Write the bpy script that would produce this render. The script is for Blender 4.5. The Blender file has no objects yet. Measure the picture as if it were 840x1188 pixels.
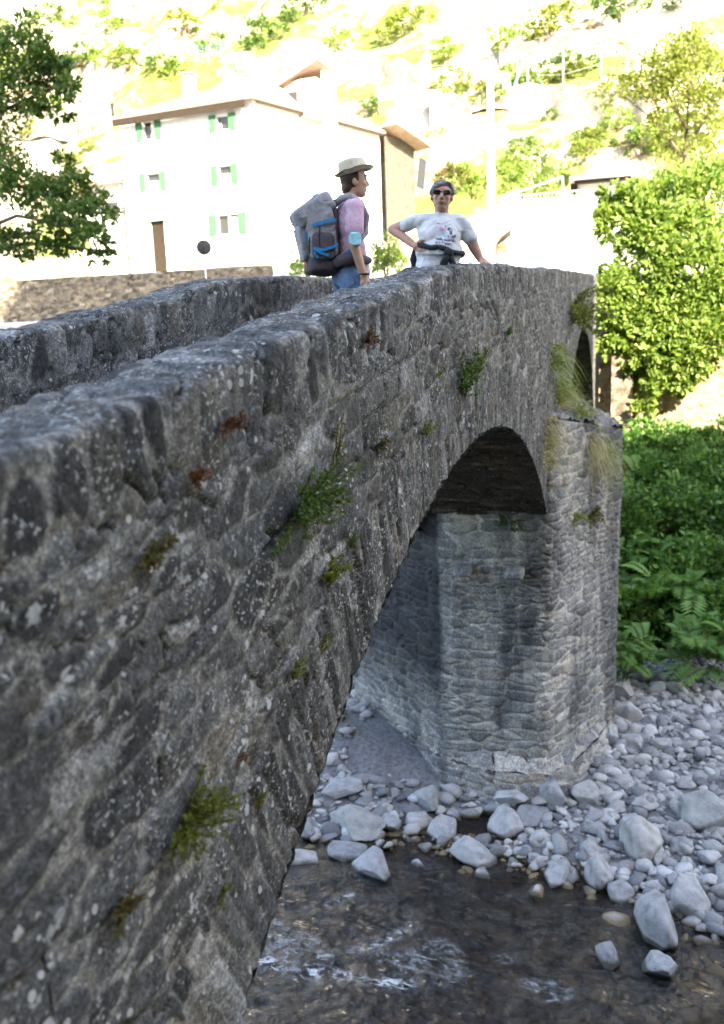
import bpy, bmesh, math, random
import numpy as np
from mathutils import Vector, Matrix, noise as mnoise

random.seed(7)
RNG = np.random.default_rng(11)
SC = bpy.context.scene
COL = SC.collection
PI = math.pi
H0 = 7.0                                    # camera height over the water

# ------------------------------------------------------------------ camera
F_ = np.array([0.93625788, 0.29083474, -0.19706938])
R_ = np.array([0.28958375, -0.95648324, -0.0357919])
U_ = np.array([0.19890309, 0.02355764, 0.97973598])
CAM = np.array([0, 0, H0])
cd = bpy.data.cameras.new('camera')
cam = bpy.data.objects.new('camera', cd); COL.objects.link(cam)
m = Matrix.Identity(4)
for i in range(3):
    m[i][0], m[i][1], m[i][2], m[i][3] = R_[i], U_[i], -F_[i], CAM[i]
cam.matrix_world = m
cd.sensor_fit = 'VERTICAL'; cd.sensor_height = 40.81; cd.lens = 35.0
cd.clip_start = 0.05; cd.clip_end = 2000
cd.dof.use_dof = True; cd.dof.focus_distance = 4.7; cd.dof.aperture_fstop = 2.8
SC.camera = cam

def px(x, y, ax, val):
    """surveyed point: sight line through a spot of the photo met with the plane axis=val (world)"""
    w = F_ * 1019 + (x - 420) * R_ - (y - 594) * U_
    t = (val - CAM[ax]) / w[ax]
    return Vector((CAM + w * t).tolist())

# ------------------------------------------------------------------ numpy noise
_T = np.random.default_rng(3).random(65536)
def _h(ix, iy, s): return _T[((ix * 73856093) ^ (iy * 19349663) ^ (s * 83492791)) & 65535]
def vn(x, y, s=0):
    x = np.asarray(x, float); y = np.asarray(y, float)
    ix = np.floor(x).astype(np.int64); iy = np.floor(y).astype(np.int64)
    fx = x - ix; fy = y - iy
    fx = fx * fx * (3 - 2 * fx); fy = fy * fy * (3 - 2 * fy)
    a = _h(ix, iy, s); b = _h(ix + 1, iy, s); c = _h(ix, iy + 1, s); d = _h(ix + 1, iy + 1, s)
    return (a * (1 - fx) + b * fx) * (1 - fy) + (c * (1 - fx) + d * fx) * fy - 0.5
def fbm(x, y, o=4, s=0, g=0.5):
    r = 0; a = 1.0
    for k in range(o):
        r = r + a * vn(x * 2 ** k, y * 2 ** k, s + k * 17); a *= g
    return r
def sst(x, a, b):
    t = np.clip((x - a) / (b - a), 0, 1); return t * t * (3 - 2 * t)

def cells(a, b, w, h, jit=0.8, seed=0, p=3.0):
    """irregular masonry: returns joint distance, stone id, second id, local offset"""
    A = a / w; B = b / h
    j0 = np.floor(B).astype(np.int64)
    f1 = np.full(A.shape, 9.0); f2 = np.full(A.shape, 9.0)
    i1 = np.zeros(A.shape); i2 = np.zeros(A.shape); ox = np.zeros(A.shape); oy = np.zeros(A.shape)
    for dj in (-1, 0, 1):
        j = j0 + dj
        sh = _h(j, j * 0 + 5, seed + 9)
        i0 = np.floor(A - sh).astype(np.int64)
        for di in (-1, 0, 1):
            i = i0 + di
            cx = i + sh + 0.5 + jit * (_h(i, j, seed) - 0.5)
            cy = j + 0.5 + jit * (_h(i, j, seed + 1) - 0.5)
            dx = A - cx; dy = B - cy
            d = (np.abs(dx) ** p + np.abs(dy) ** p) ** (1 / p)
            n = d < f1
            f2 = np.where(n, f1, np.minimum(f2, d))
            i1 = np.where(n, _h(i, j, seed + 2), i1); i2 = np.where(n, _h(i, j, seed + 3), i2)
            ox = np.where(n, dx, ox); oy = np.where(n, dy, oy)
            f1 = np.where(n, d, f1)
    return f2 - f1, i1, i2, ox, oy

def rubble(a, b, w, h, seed, amp=0.022, joint=0.10, jit=0.85, warp=0.35, crk=1.0, rough=1.0):
    a2 = a + warp * .8 * w * fbm(a / w * .9, b / h * .7, 3, seed)
    b2 = b + warp * h * 1.2 * fbm(a / w * .5 + 7, b / h * .7, 3, seed + 5)
    e, i1, i2, ox, oy = cells(a2, b2, w, h, jit, seed, 5.0)
    e = e + 0.06 * fbm(a / w * 4, b / h * 4, 3, seed + 8)
    s = sst(e, joint * .55, joint * 1.35)
    face = amp * (0.55 + 0.75 * i2) + amp * .9 * (i1 - .5) * ox + amp * .8 * (i2 - .5) * oy - amp * .35 * (1 - sst(e, joint, joint * 3.2))
    face = face + amp * .5 * fbm(a / w * 2.2, b / h * 2.2, 4, seed + 21, .65) * rough + amp * .5 * rough * fbm(a / .05, b / .04, 3, seed + 23, .7) + amp * .45 * rough * (np.floor(3 * (vn(a / w * 1.3, b / h * 1.8, seed + 24) + .5)) / 3 - .5)
    mort = amp * (.12 + .45 * (vn(a / w * .6, b / h * .6, seed + 30) + .1)) + amp * .35 * fbm(a / w * 6, b / h * 6, 2, seed + 31)
    crack = sst(vn(a / w * .8 + 3, b / h * .8, seed + 40), .02, .22) * (1 - sst(np.abs(e - .03), .0, .07))
    hh = face * s + np.minimum(mort, face) * (1 - s) - crack * amp * 1.3 * crk
    return hh, i1, 1 - s, i2, crack * crk

# ------------------------------------------------------------------ mesh helpers
def link(o, parent=None):
    COL.objects.link(o)
    if parent is not None: o.parent = parent
    return o
def tag(o, label=None, cat=None, group=None, kind=None):
    if label: o['label'] = label
    if cat: o['category'] = cat
    if group: o['group'] = group
    if kind: o['kind'] = kind
    return o
def empty(name, loc=(0, 0, 0), rz=0, label=None, cat=None, group=None):
    o = bpy.data.objects.new(name, None); COL.objects.link(o)
    o.location = loc; o.rotation_euler = (0, 0, rz); o.empty_display_size = .2
    return tag(o, label, cat, group)
def from_arrays(name, V, Fq, mat, parent=None, attr=None, smooth=True, loc=None):
    V = np.ascontiguousarray(V, np.float32); Fq = np.ascontiguousarray(Fq, np.int32)
    k = Fq.shape[1]
    me = bpy.data.meshes.new(name)
    me.vertices.add(len(V)); me.vertices.foreach_set('co', V.ravel())
    me.loops.add(Fq.size); me.loops.foreach_set('vertex_index', Fq.ravel())
    me.polygons.add(len(Fq)); me.polygons.foreach_set('loop_start', np.arange(0, Fq.size, k, dtype=np.int32))
    me.polygons.foreach_set('use_smooth', np.full(len(Fq), smooth, bool))
    me.update(calc_edges=True); me.validate()
    if attr is not None:
        ca = me.color_attributes.new('stone', 'FLOAT_COLOR', 'POINT')
        ca.data.foreach_set('color', np.ascontiguousarray(attr, np.float32).ravel())
    if mat: me.materials.append(mat)
    o = bpy.data.objects.new(name, me); link(o, parent)
    if loc is not None: o.location = loc
    return o
def grid_faces(nu, nv, off=0):
    i = np.arange(nu - 1)[:, None] * nv + np.arange(nv - 1)[None, :]
    return np.stack([i, i + nv, i + nv + 1, i + 1], -1).reshape(-1, 4) + off
def sheet(name, P, N, hid, mat, parent=None):
    h, i1, mo, i2, cr = hid
    Q = P + N * h[..., None]
    at = np.stack([i1, mo, cr, i2], -1)
    nu, nv = P.shape[:2]
    return from_arrays(name, Q.reshape(-1, 3), grid_faces(nu, nv), mat, parent, at.reshape(-1, 4))
def bm_obj(name, bm, mat, parent=None, smooth=False, loc=None):
    me = bpy.data.meshes.new(name)
    bmesh.ops.recalc_face_normals(bm, faces=bm.faces)
    bm.to_mesh(me); bm.free()
    if smooth: me.shade_smooth()
    if mat: me.materials.append(mat)
    o = bpy.data.objects.new(name, me); link(o, parent)
    if loc is not None: o.location = loc
    return o
def add_box(bm, c, s, rot=None, bev=0):
    r = bmesh.ops.create_cube(bm, size=1)
    M = Matrix.Translation(Vector(c)) @ (rot.to_4x4() if rot is not None else Matrix.Identity(4)) @ Matrix.Diagonal((*s, 1))
    bmesh.ops.transform(bm, matrix=M, verts=r['verts'])
    if bev:
        es = list({e for v in r['verts'] for e in v.link_edges})
        bmesh.ops.bevel(bm, geom=es, offset=bev, segments=2, affect='EDGES', profile=.5)
def add_tube(bm, pts, rad, n=8, cap=True):
    pts = [Vector(p) for p in pts]; rings = []
    if not hasattr(rad, '__len__'): rad = [rad] * len(pts)
    for i, p in enumerate(pts):
        d = (pts[min(i + 1, len(pts) - 1)] - pts[max(i - 1, 0)]).normalized()
        q = d.to_track_quat('Z', 'Y')
        rings.append([bm.verts.new(p + q @ Vector((rad[i] * math.cos(2 * PI * k / n), rad[i] * math.sin(2 * PI * k / n), 0))) for k in range(n)])
    for a, b in zip(rings, rings[1:]):
        for k in range(n): bm.faces.new((a[k], a[(k + 1) % n], b[(k + 1) % n], b[k]))
    if cap:
        bm.faces.new(rings[0][::-1]); bm.faces.new(rings[-1])
def add_lathe(bm, prof, n=24, M=Matrix.Identity(4)):
    rings = []
    for (r, z) in prof:
        rings.append([bm.verts.new(M @ Vector((r * math.cos(2 * PI * k / n), r * math.sin(2 * PI * k / n), z))) for k in range(n)])
    for a, b in zip(rings, rings[1:]):
        for k in range(n): bm.faces.new((a[k], a[(k + 1) % n], b[(k + 1) % n], b[k]))
    if prof[0][0] > 1e-4: bm.faces.new(rings[0][::-1])
    if prof[-1][0] > 1e-4: bm.faces.new(rings[-1])
def add_superell(bm, c, r, e1=.4, e2=.4, rot=None, nu=28, nv=16):
    sp = lambda w, e: math.copysign(abs(w) ** e, w)
    M = Matrix.Translation(Vector(c)) @ (rot.to_4x4() if rot is not None else Matrix.Identity(4))
    rows = []
    for j in range(nv + 1):
        v = -PI / 2 + PI * j / nv
        row = []
        for i in range(nu):
            u = 2 * PI * i / nu
            row.append(bm.verts.new(M @ Vector((r[0] * sp(math.cos(v), e1) * sp(math.cos(u), e2), r[1] * sp(math.cos(v), e1) * sp(math.sin(u), e2), r[2] * sp(math.sin(v), e1)))))
        rows.append(row)
    for a, b in zip(rows, rows[1:]):
        for k in range(nu): bm.faces.new((a[k], a[(k + 1) % nu], b[(k + 1) % nu], b[k]))
    bmesh.ops.remove_doubles(bm, verts=[v for rw in (rows[0], rows[-1]) for v in rw], dist=1e-4)
def wobble(o, amp, sc, seed=0):
    off = Vector((seed * 3.1, seed * 1.7, seed * .9))
    for v in o.data.vertices:
        v.co += Vector((mnoise.noise(v.co * sc + off), mnoise.noise(v.co * sc + off + Vector((9, 0, 0))), mnoise.noise(v.co * sc + off + Vector((0, 9, 0))))) * amp
def fuse(name, prims, voxel, smooth, mat, parent=None, cutz=None):
    """one continuous skin over tapered limbs and ellipsoids"""
    bm = bmesh.new()
    for p in prims:
        if p[0] == 'c':
            _, a, b, r1, r2 = p; a = Vector(a); b = Vector(b)
            d = b - a; L = d.length; q = d.to_track_quat('Z', 'Y').to_matrix().to_4x4()
            prof = [(r1 * math.sin(t), -r1 * math.cos(t)) for t in np.linspace(0.02, PI / 2, 6)]
            prof += [(r2 * math.cos(t), L + r2 * math.sin(t)) for t in np.linspace(0, PI / 2 - .02, 6)]
            add_lathe(bm, prof, 16, Matrix.Translation(a) @ q)
        else:
            _, c, r = p[:3]; rot = p[3] if len(p) > 3 else None
            e = p[4] if len(p) > 4 else 1.0
            add_superell(bm, c, r, e, e, rot, 24, 14)
    me = bpy.data.meshes.new(name); bm.to_mesh(me); bm.free()
    t = bpy.data.objects.new('shape_source', me); COL.objects.link(t)
    md = t.modifiers.new('r', 'REMESH'); md.mode = 'VOXEL'; md.voxel_size = voxel
    if smooth:
        s = t.modifiers.new('s', 'SMOOTH'); s.factor = .5; s.iterations = smooth
    dg = bpy.context.evaluated_depsgraph_get()
    me2 = bpy.data.meshes.new_from_object(t.evaluated_get(dg))
    bpy.data.objects.remove(t); bpy.data.meshes.remove(me)
    me2.name = name; me2.shade_smooth(); me2.materials.clear(); me2.materials.append(mat)
    o = bpy.data.objects.new(name, me2)
    return link(o, parent)

# ------------------------------------------------------------------ materials
def mat_new(name):
    mt = bpy.data.materials.new(name); mt.use_nodes = True
    nt = mt.node_tree; nt.nodes.clear()
    return mt, nt
class NT:
    def __init__(s, nt): s.nt = nt
    def n(s, typ, **kw):
        nd = s.nt.nodes.new('ShaderNode' + typ)
        for k, v in kw.items():
            if k in nd.inputs: pass
            setattr(nd, k, v)
        return nd
    def l(s, a, b): s.nt.links.new(a, b)
    def out(s, sh):
        o = s.n('OutputMaterial'); s.l(sh, o.inputs[0]); return o
    def val(s, sock, v):
        if hasattr(v, 'is_output') or isinstance(v, bpy.types.NodeSocket): s.l(v, sock)
        else: sock.default_value = v
    def math(s, op, a, b=0.0, clamp=False):
        nd = s.n('Math', operation=op); nd.use_clamp = clamp
        s.val(nd.inputs[0], a); s.val(nd.inputs[1], b); return nd.outputs[0]
    def ramp(s, fac, stops, interp='LINEAR'):
        nd = s.n('ValToRGB'); cr = nd.color_ramp; cr.interpolation = interp
        while len(cr.elements) < len(stops): cr.elements.new(.5)
        for e, (p, c) in zip(cr.elements, stops):
            e.position = p; e.color = (*c, 1) if len(c) == 3 else c
        s.val(nd.inputs[0], fac); return nd.outputs[0]
    def mix(s, fac, a, b, bt='MIX'):
        nd = s.n('Mix', data_type='RGBA', blend_type=bt)
        s.val(nd.inputs[0], fac)
        for i, v in ((6, a), (7, b)):
            if isinstance(v, tuple): nd.inputs[i].default_value = (*v, 1)
            else: s.l(v, nd.inputs[i])
        return nd.outputs[2]
    def noise(s, sc, det=4, rough=.55, co=None, dist=0):
        nd = s.n('TexNoise'); nd.inputs['Scale'].default_value = sc; nd.inputs['Detail'].default_value = det
        nd.inputs['Roughness'].default_value = rough; nd.inputs['Distortion'].default_value = dist
        if co is not None: s.l(co, nd.inputs['Vector'])
        return nd.outputs['Fac']
    def obj(s): return s.n('TexCoord').outputs['Object']
    def mapping(s, co, scale=(1, 1, 1), rot=(0, 0, 0)):
        nd = s.n('Mapping'); nd.inputs['Scale'].default_value = scale; nd.inputs['Rotation'].default_value = rot
        s.l(co, nd.inputs[0]); return nd.outputs[0]
    def bump(s, h, st, dist=.01, nrm=None):
        nd = s.n('Bump'); nd.inputs['Strength'].default_value = st; nd.inputs['Distance'].default_value = dist
        s.l(h, nd.inputs['Height'])
        if nrm is not None: s.l(nrm, nd.inputs['Normal'])
        return nd.outputs[0]
    def bsdf(s, col, rough=.8, nrm=None, spec=.3, **kw):
        nd = s.n('BsdfPrincipled')
        if isinstance(col, tuple): nd.inputs['Base Color'].default_value = (*col, 1)
        else: s.l(col, nd.inputs['Base Color'])
        s.val(nd.inputs['Roughness'], rough); nd.inputs['Specular IOR Level'].default_value = spec
        if nrm is not None: s.l(nrm, nd.inputs['Normal'])
        for k, v in kw.items(): s.val(nd.inputs[k], v)
        return nd.outputs[0]

def stone_mat(name, dark, mid, warm, pale, mortar, lichen=1.0, stain=0.0, tint=.5, far_tint=None):
    mt, nt = mat_new(name); g = NT(nt); co = g.obj()
    at = g.n('Attribute'); at.attribute_name = 'stone'
    sep = g.n('SeparateColor'); g.l(at.outputs['Color'], sep.inputs[0])
    i1, mo, cr = sep.outputs[0], sep.outputs[1], sep.outputs[2]
    base = g.ramp(i1, [(0, dark), (.25, mid), (.40, tuple(q * .8 for q in dark)), (.55, mid), (.66, dark), (.78, warm), (.88, mid), (1, pale)])
    n1 = g.noise(7, 6, .65, co); n2 = g.noise(38, 5, .7, co); n3 = g.noise(2.2, 4, .6, co)
    base = g.mix(.3, base, g.ramp(n1, [(.33, (.3, .3, .32)), (.5, (.8, .8, .8)), (.66, (1.7, 1.68, 1.64))]), 'MULTIPLY')
    mcol = g.mix(g.ramp(g.noise(5, 3, .6, co), [(.35, (0, 0, 0)), (.65, (1, 1, 1))]), mortar, tuple(c * .72 for c in mortar))
    mofac = g.math('MULTIPLY', mo, g.ramp(g.noise(3.1, 4, .6, co), [(.30, (.62, .62, .62)), (.52, (1, 1, 1))]), True)
    c = g.mix(mofac, base, mcol)
    c = g.mix(cr, c, (.012, .012, .012))
    n4 = g.noise(115, 3, .6, co)
    c = g.mix(.6, c, g.ramp(n4, [(.36, (.35, .35, .36)), (.5, (1, 1, 1)), (.64, (1.6, 1.6, 1.6))]), 'MULTIPLY')
    c = g.mix(.7, c, g.ramp(n2, [(.33, (.3, .3, .31)), (.5, (1, 1, 1)), (.66, (1.75, 1.75, 1.75))]), 'MULTIPLY')
    c = g.mix(.4, c, g.ramp(n3, [(.3, (.6, .6, .62)), (.7, (1.25, 1.24, 1.2))]), 'MULTIPLY')
    gm = g.n('Gamma'); gm.inputs[1].default_value = 1.32; g.l(c, gm.inputs[0])
    gain = (sum(mid) / 3) ** -.32
    c = g.mix(1.0, gm.outputs[0], (gain,) * 3, 'MULTIPLY')
    # crustose lichen: specks, dots and a few larger rosettes
    v = g.n('TexVoronoi'); v.inputs['Scale'].default_value = 26; v.inputs['Randomness'].default_value = 1
    wco = g.mix(.04, co, g.n('TexNoise').outputs['Color']) if False else co
    g.l(wco, v.inputs['Vector'])
    sepv = g.n('SeparateColor'); g.l(v.outputs['Color'], sepv.inputs[0])
    zone = g.ramp(g.noise(1.9, 5, .65, co), [(.43, (.05, .05, .05)), (.62, (1, 1, 1))])
    aff = g.ramp(i1, [(0, (.5, .5, .5)), (.2, (1, 1, 1)), (.35, (.3, .3, .3)), (.55, (1, 1, 1)), (.7, (.35, .35, .35)), (1, (.9, .9, .9))])
    zone = g.math('MULTIPLY', zone, aff)
    rad = g.math('MULTIPLY', g.math('SUBTRACT', sepv.outputs[0], .5, True), g.math('MULTIPLY', zone, 1.15))
    dis = g.math('ADD', v.outputs['Distance'], g.math('MULTIPLY', g.math('SUBTRACT', n2, .5), .22))
    dots = g.math('GREATER_THAN', rad, dis)
    v2 = g.n('TexVoronoi'); v2.inputs['Scale'].default_value = 11; g.l(co, v2.inputs['Vector'])
    sep2 = g.n('SeparateColor'); g.l(v2.outputs['Color'], sep2.inputs[0])
    dis2 = g.math('ADD', v2.outputs['Distance'], g.math('MULTIPLY', g.math('SUBTRACT', g.noise(30, 5, .65, co), .5), .5))
    ros = g.math('GREATER_THAN', g.math('MULTIPLY', g.math('SUBTRACT', sep2.outputs[1], .74, True), g.math('MULTIPLY', g.math('ADD', zone, .25), 1.15)), dis2)
    fine = g.ramp(g.noise(62, 3, .6, co), [(.58, (0, 0, 0)), (.64, (1, 1, 1))])
    fine = g.math('MULTIPLY', fine, g.ramp(g.noise(3.4, 4, .65, g.mapping(co, (1, 1, 1.2))), [(.46, (0, 0, 0)), (.58, (1, 1, 1))]))
    lich = g.math('MAXIMUM', g.math('MAXIMUM', dots, ros), fine)
    blot = g.math('MULTIPLY', g.ramp(g.noise(17, 6, .7, co), [(.60, (0, 0, 0)), (.64, (1, 1, 1))]), g.ramp(g.noise(1.3, 3, .6, co), [(.48, (0, 0, 0)), (.56, (1, 1, 1))]))
    lich = g.math('MAXIMUM', lich, g.math('MULTIPLY', blot, .8))
    lich = g.math('MULTIPLY', lich, .85 * lichen, True)
    lcol = g.mix(g.ramp(sepv.outputs[2], [(.88, (0, 0, 0)), (.9, (1, 1, 1))]), (.42, .43, .44), (.34, .31, .24))
    c = g.mix(lich, c, lcol)
    if stain:
        low = g.n('SeparateXYZ'); g.l(co, low.inputs[0])
        st = g.math('ADD', g.noise(1.0, 5, .62, g.mapping(co, (1.3, 1.3, .22))), g.math('MULTIPLY', g.math('SUBTRACT', low.outputs[2], 2.2), .022))
        c = g.mix(g.ramp(st, [(.49, (0, 0, 0)), (.62, (1, 1, 1))]), c, g.mix(.8, c, (.24, .245, .27), 'MULTIPLY'))
        st2 = g.noise(1.7, 4, .6, g.mapping(co, (1.6, 1.6, .3), (0, 0, .4)))
        c = g.mix(g.ramp(st2, [(.56, (0, 0, 0)), (.68, (stain, stain, stain))]), c, (.42, .39, .35))
    if far_tint:  # darker tint past the far corner, stronger higher up
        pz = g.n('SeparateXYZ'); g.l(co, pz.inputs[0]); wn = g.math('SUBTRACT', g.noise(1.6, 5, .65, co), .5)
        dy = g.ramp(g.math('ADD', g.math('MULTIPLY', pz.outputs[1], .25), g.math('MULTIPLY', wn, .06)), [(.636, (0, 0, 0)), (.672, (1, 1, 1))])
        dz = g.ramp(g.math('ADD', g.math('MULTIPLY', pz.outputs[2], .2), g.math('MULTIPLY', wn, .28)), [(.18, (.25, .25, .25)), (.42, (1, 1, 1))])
        c = g.mix(g.math('MULTIPLY', dy, dz), c, g.mix(1.0, c, far_tint, 'MULTIPLY'))
    h = g.math('ADD', g.math('MULTIPLY', g.noise(24, 8, .7, co), 1.0), g.math('MULTIPLY', g.noise(110, 4, .7, co), .35))
    nr = g.bump(h, 1.0, .014)
    g.out(g.bsdf(c, .82, nr, .25))
    return mt

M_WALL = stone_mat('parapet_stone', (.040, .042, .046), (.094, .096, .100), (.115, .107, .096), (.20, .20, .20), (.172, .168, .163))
M_PIER = stone_mat('pier_stone', (.20, .203, .21), (.30, .298, .295), (.335, .31, .275), (.42, .41, .39), (.44, .42, .385), .35, .6, far_tint=(.13, .135, .155))
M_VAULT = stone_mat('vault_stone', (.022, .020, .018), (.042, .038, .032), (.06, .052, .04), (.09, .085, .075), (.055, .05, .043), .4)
M_GARD = stone_mat('garden_wall_stone', (.10, .09, .075), (.2, .175, .14), (.25, .21, .15), (.32, .29, .25), (.26, .22, .17), .2)
M_SANDY = stone_mat('sandy_masonry', (.26, .21, .15), (.34, .28, .2), (.38, .3, .2), (.42, .36, .28), (.4, .34, .26), .1)

def simple(name, col, rough=.7, var=.15, sc=6, bump=.15, bsc=60, spec=.3, bd=.004, **kw):
    mt, nt = mat_new(name); g = NT(nt); co = g.obj()
    c = g.mix(1.0, col, g.ramp(g.noise(sc, 5, .6, co), [(.3, (1 - var,) * 3), (.7, (1 + var,) * 3)]), 'MULTIPLY')
    nr = g.bump(g.noise(bsc, 5, .6, co), bump, bd)
    g.out(g.bsdf(c, rough, nr, spec, **kw)); return mt

def leaf_mat(name, cols, trans=.35):
    mt, nt = mat_new(name); g = NT(nt)
    at = g.n('Attribute'); at.attribute_name = 'stone'
    sep = g.n('SeparateColor'); g.l(at.outputs['Color'], sep.inputs[0])
    c = g.ramp(sep.outputs[0], [(i / max(1, len(cols) - 1), k) for i, k in enumerate(cols)])
    d = g.bsdf(c, .5, None, .35)
    t = g.n('BsdfTranslucent'); g.l(g.mix(.5, c, (1.5, 1.4, .5), 'MULTIPLY'), t.inputs[0])
    mx = g.n('MixShader'); mx.inputs[0].default_value = trans; g.l(d, mx.inputs[1]); g.l(t.outputs[0], mx.inputs[2])
    g.out(mx.outputs[0]); return mt
M_LEAF = leaf_mat('leaf_green', [(.04, .085, .02), (.075, .145, .03), (.13, .21, .045)])
M_LEAFY = leaf_mat('leaf_yellow_green', [(.09, .13, .018), (.14, .18, .028), (.2, .23, .045)])
M_IVY = leaf_mat('ivy_leaf', [(.09, .17, .03), (.17, .26, .05), (.27, .36, .10)], .4)
M_BUSH = leaf_mat('bush_leaf', [(.025, .075, .02), (.055, .14, .028), (.10, .21, .04), (.15, .26, .055)], .35)
M_BUSHB = leaf_mat('blue_green_leaf', [(.05, .085, .06), (.08, .13, .085), (.12, .18, .11)], .3)
M_RED = leaf_mat('reddish_leaf', [(.12, .05, .02), (.13, .085, .025), (.08, .12, .03), (.11, .15, .03)])
M_BROWN = leaf_mat('dry_leaf', [(.09, .035, .015), (.15, .065, .028), (.2, .10, .045)], .2)
M_GRASS = leaf_mat('grass_blade', [(.10, .16, .03), (.20, .26, .06), (.32, .34, .12)], .3)
M_DRYG = leaf_mat('dry_grass_blade', [(.22, .21, .09), (.34, .31, .15), (.44, .39, .24)], .3)
M_STEM = simple('plant_stem', (.10, .045, .03), .7)
M_BARK = simple('bark', (.12, .095, .07), .9, .3, 8, .6, 30, .2, .02)

# ------------------------------------------------------------------ bridge
Y0, YI, YL, YO = 1.10, 1.43, 2.75, 3.08
_pr = np.array([(-8, -1.2), (-3, -.66), (0, -.31), (1.52, -.15), (2.0, -.095), (2.75, .005), (3.2, .075), (3.78, .16), (4.6, .285), (5.3, .385), (5.75, .437), (6.84, .508), (8.93, .616), (12.76, .82), (20, 1.17), (28, 1.52), (40, 2.1)])
_pl = np.array([(-8, -1.2), (-3, -.66), (0, -.33), (2, -.08), (3.87, .12), (4.53, .22), (5.05, .305), (5.5, .385), (5.75, .435), (5.95, .462), (6.95, .517), (8.04, .565), (9.83, .645), (12.76, .82), (20, 1.17), (28, 1.52), (40, 2.1)])
def ztop(s, k=0):
    p = _pl if k else _pr
    return np.interp(s, p[:, 0], p[:, 1]) + H0
def deck(s): return np.interp(s, _pr[:, 0], _pr[:, 1]) + H0 - .93 - .02
A1 = (6.73, H0 - 10.10, 9.33); A2 = (21.3, H0 - 9.0, 9.0)
S1, S2 = 1.28, 12.2; S3, S4 = 15.35, 27.25; ZSP = H0 - 2.56

def scols(s0, s1, k=.0034, mn=.0065, near=.8):
    out = [s0]; s = s0
    while s < s1:
        d = math.sqrt(s * s + 2.4)
        st = .04 if s < near else max(mn, k * d)
        s = min(s + st, s1); out.append(s)
    return np.array(out)

def jag(s, seed):
    """uneven line of the cap stones"""
    return -.030 + .014 * vn(s / .19, 0 * s, seed) + .02 * vn(s / .8, 0 * s, seed + 1) + .03 * vn(s / 2.7, 0 * s, seed + 2)

def wall_layout(s, b, dft, z, seed):
    """masonry of the outer face; b = height along the wall, dft = depth below the top"""
    L1 = rubble(s, b, .30, .125, seed, .0125, .115, .92, .16, 1.0, .8)
    L1b = rubble(s, b + .3, .17, .072, seed + 100, .011, .14, .9, .15, 1.0, .8)
    k = vn(s / .9, b / .55, seed + 50) > .08
    L = [np.where(k, y, x) for x, y in zip(L1, L1b)]
    cap = rubble(s + .04 * fbm(s * 3, b * 4, 2, seed), -dft, .125, .24, seed + 200, .0145, .15, .75, .14, 1.0, .8)
    kc = dft < .285 + .05 * vn(s / .2, 0 * s, seed + 6)
    L = [np.where(kc, y, x) for x, y in zip(L, cap)]
    for (sx, zc, r) in (A1, A2):
        rr = np.hypot(s - sx, z - zc) - r; th = np.arctan2(s - sx, z - zc) * (r + .2)
        vs = rubble(rr + .55, th, .55, .085, seed + 300, .013, .12, .65, .12)
        kr = (rr < .50 + .07 * vn(th / .11, 0 * th, seed + 9)) & (z > ZSP - .1)
        L = [np.where(kr, y, x) for x, y in zip(L, vs)]
    return L

bridge = empty('stone_bridge', (0, 0, 0), 0, 'old grey rubble stone footbridge arching over the river', 'bridge')

def parapet(y0, k, seed, name, s0=-3.0, s1=28.0, kk=.0034):
    s = scols(s0, s1, kk)
    T = .33; r = .032
    v = list(np.linspace(-1.0, -r, 105 if not k else 40))
    v += list(np.linspace(-r, r, 9)[1:])
    v += list(np.linspace(r, T - r, 30)[1:])
    v += list(np.linspace(T - r, T + r, 9)[1:])
    v += list(np.linspace(T + r, T + 1.0, 40)[1:])
    v = np.array(v)
    Yp = np.zeros_like(v); Zp = np.zeros_like(v); Ny = np.zeros_like(v); Nz = np.zeros_like(v)
    for i, q in enumerate(v):
        if q <= -r: Yp[i], Zp[i], Ny[i], Nz[i] = 0, q, -1, 0
        elif q < r:
            a = (q + r) / (2 * r) * PI / 2
            Yp[i], Zp[i], Ny[i], Nz[i] = r - r * math.cos(a), -r + r * math.sin(a), -math.cos(a), math.sin(a)
        elif q <= T - r: Yp[i], Zp[i], Ny[i], Nz[i] = q, 0, 0, 1
        elif q < T + r:
            a = (q - (T - r)) / (2 * r) * PI / 2
            Yp[i], Zp[i], Ny[i], Nz[i] = T - r + r * math.sin(a), -r + r * math.cos(a), math.sin(a), math.cos(a)
        else: Yp[i], Zp[i], Ny[i], Nz[i] = T, -(q - T), 1, 0
    S, V = np.meshgrid(s, v, indexing='ij')
    zt = ztop(S, k)
    bot = (V <= -.99) if not k else np.zeros_like(V, bool)
    zp = np.broadcast_to(Zp, S.shape)
    topw = sst(zp, -.35, -.02)
    P = np.stack([S, np.broadcast_to(y0 + Yp, S.shape), zt + zp + jag(S, seed) * topw], -1)
    N = np.zeros_like(P); N[..., 1] = Ny; N[..., 2] = Nz
    dft = np.where(V < 0, -V, np.where(V > T, V - T, -np.minimum(V, T) ))
    b = zp
    L = wall_layout(S, b + 0 * S, np.where((V > 0) & (V <= T), -V, dft), P[..., 2], seed)
    if k:      # the inner face shows on the far parapet
        L = wall_layout(S, b + 0 * S, np.where((V > 0) & (V <= T), -V, dft), P[..., 2] * 0 + 99, seed)
    L[0] = L[0] * 1.0
    top = (V > -.02) & (V < T + .02)
    L[0] = L[0] + np.where(top, .012 * fbm(S * 5, V * 9, 4, seed + 60, .65), 0)
    # the bottom row is held on the wall plane so that it meets the spandrel below
    return sheet(name, P, N, L, M_WALL, bridge), s

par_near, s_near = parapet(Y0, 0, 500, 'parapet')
par_far, _ = parapet(YL, 1, 900, 'parapet', kk=.0045)

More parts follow.
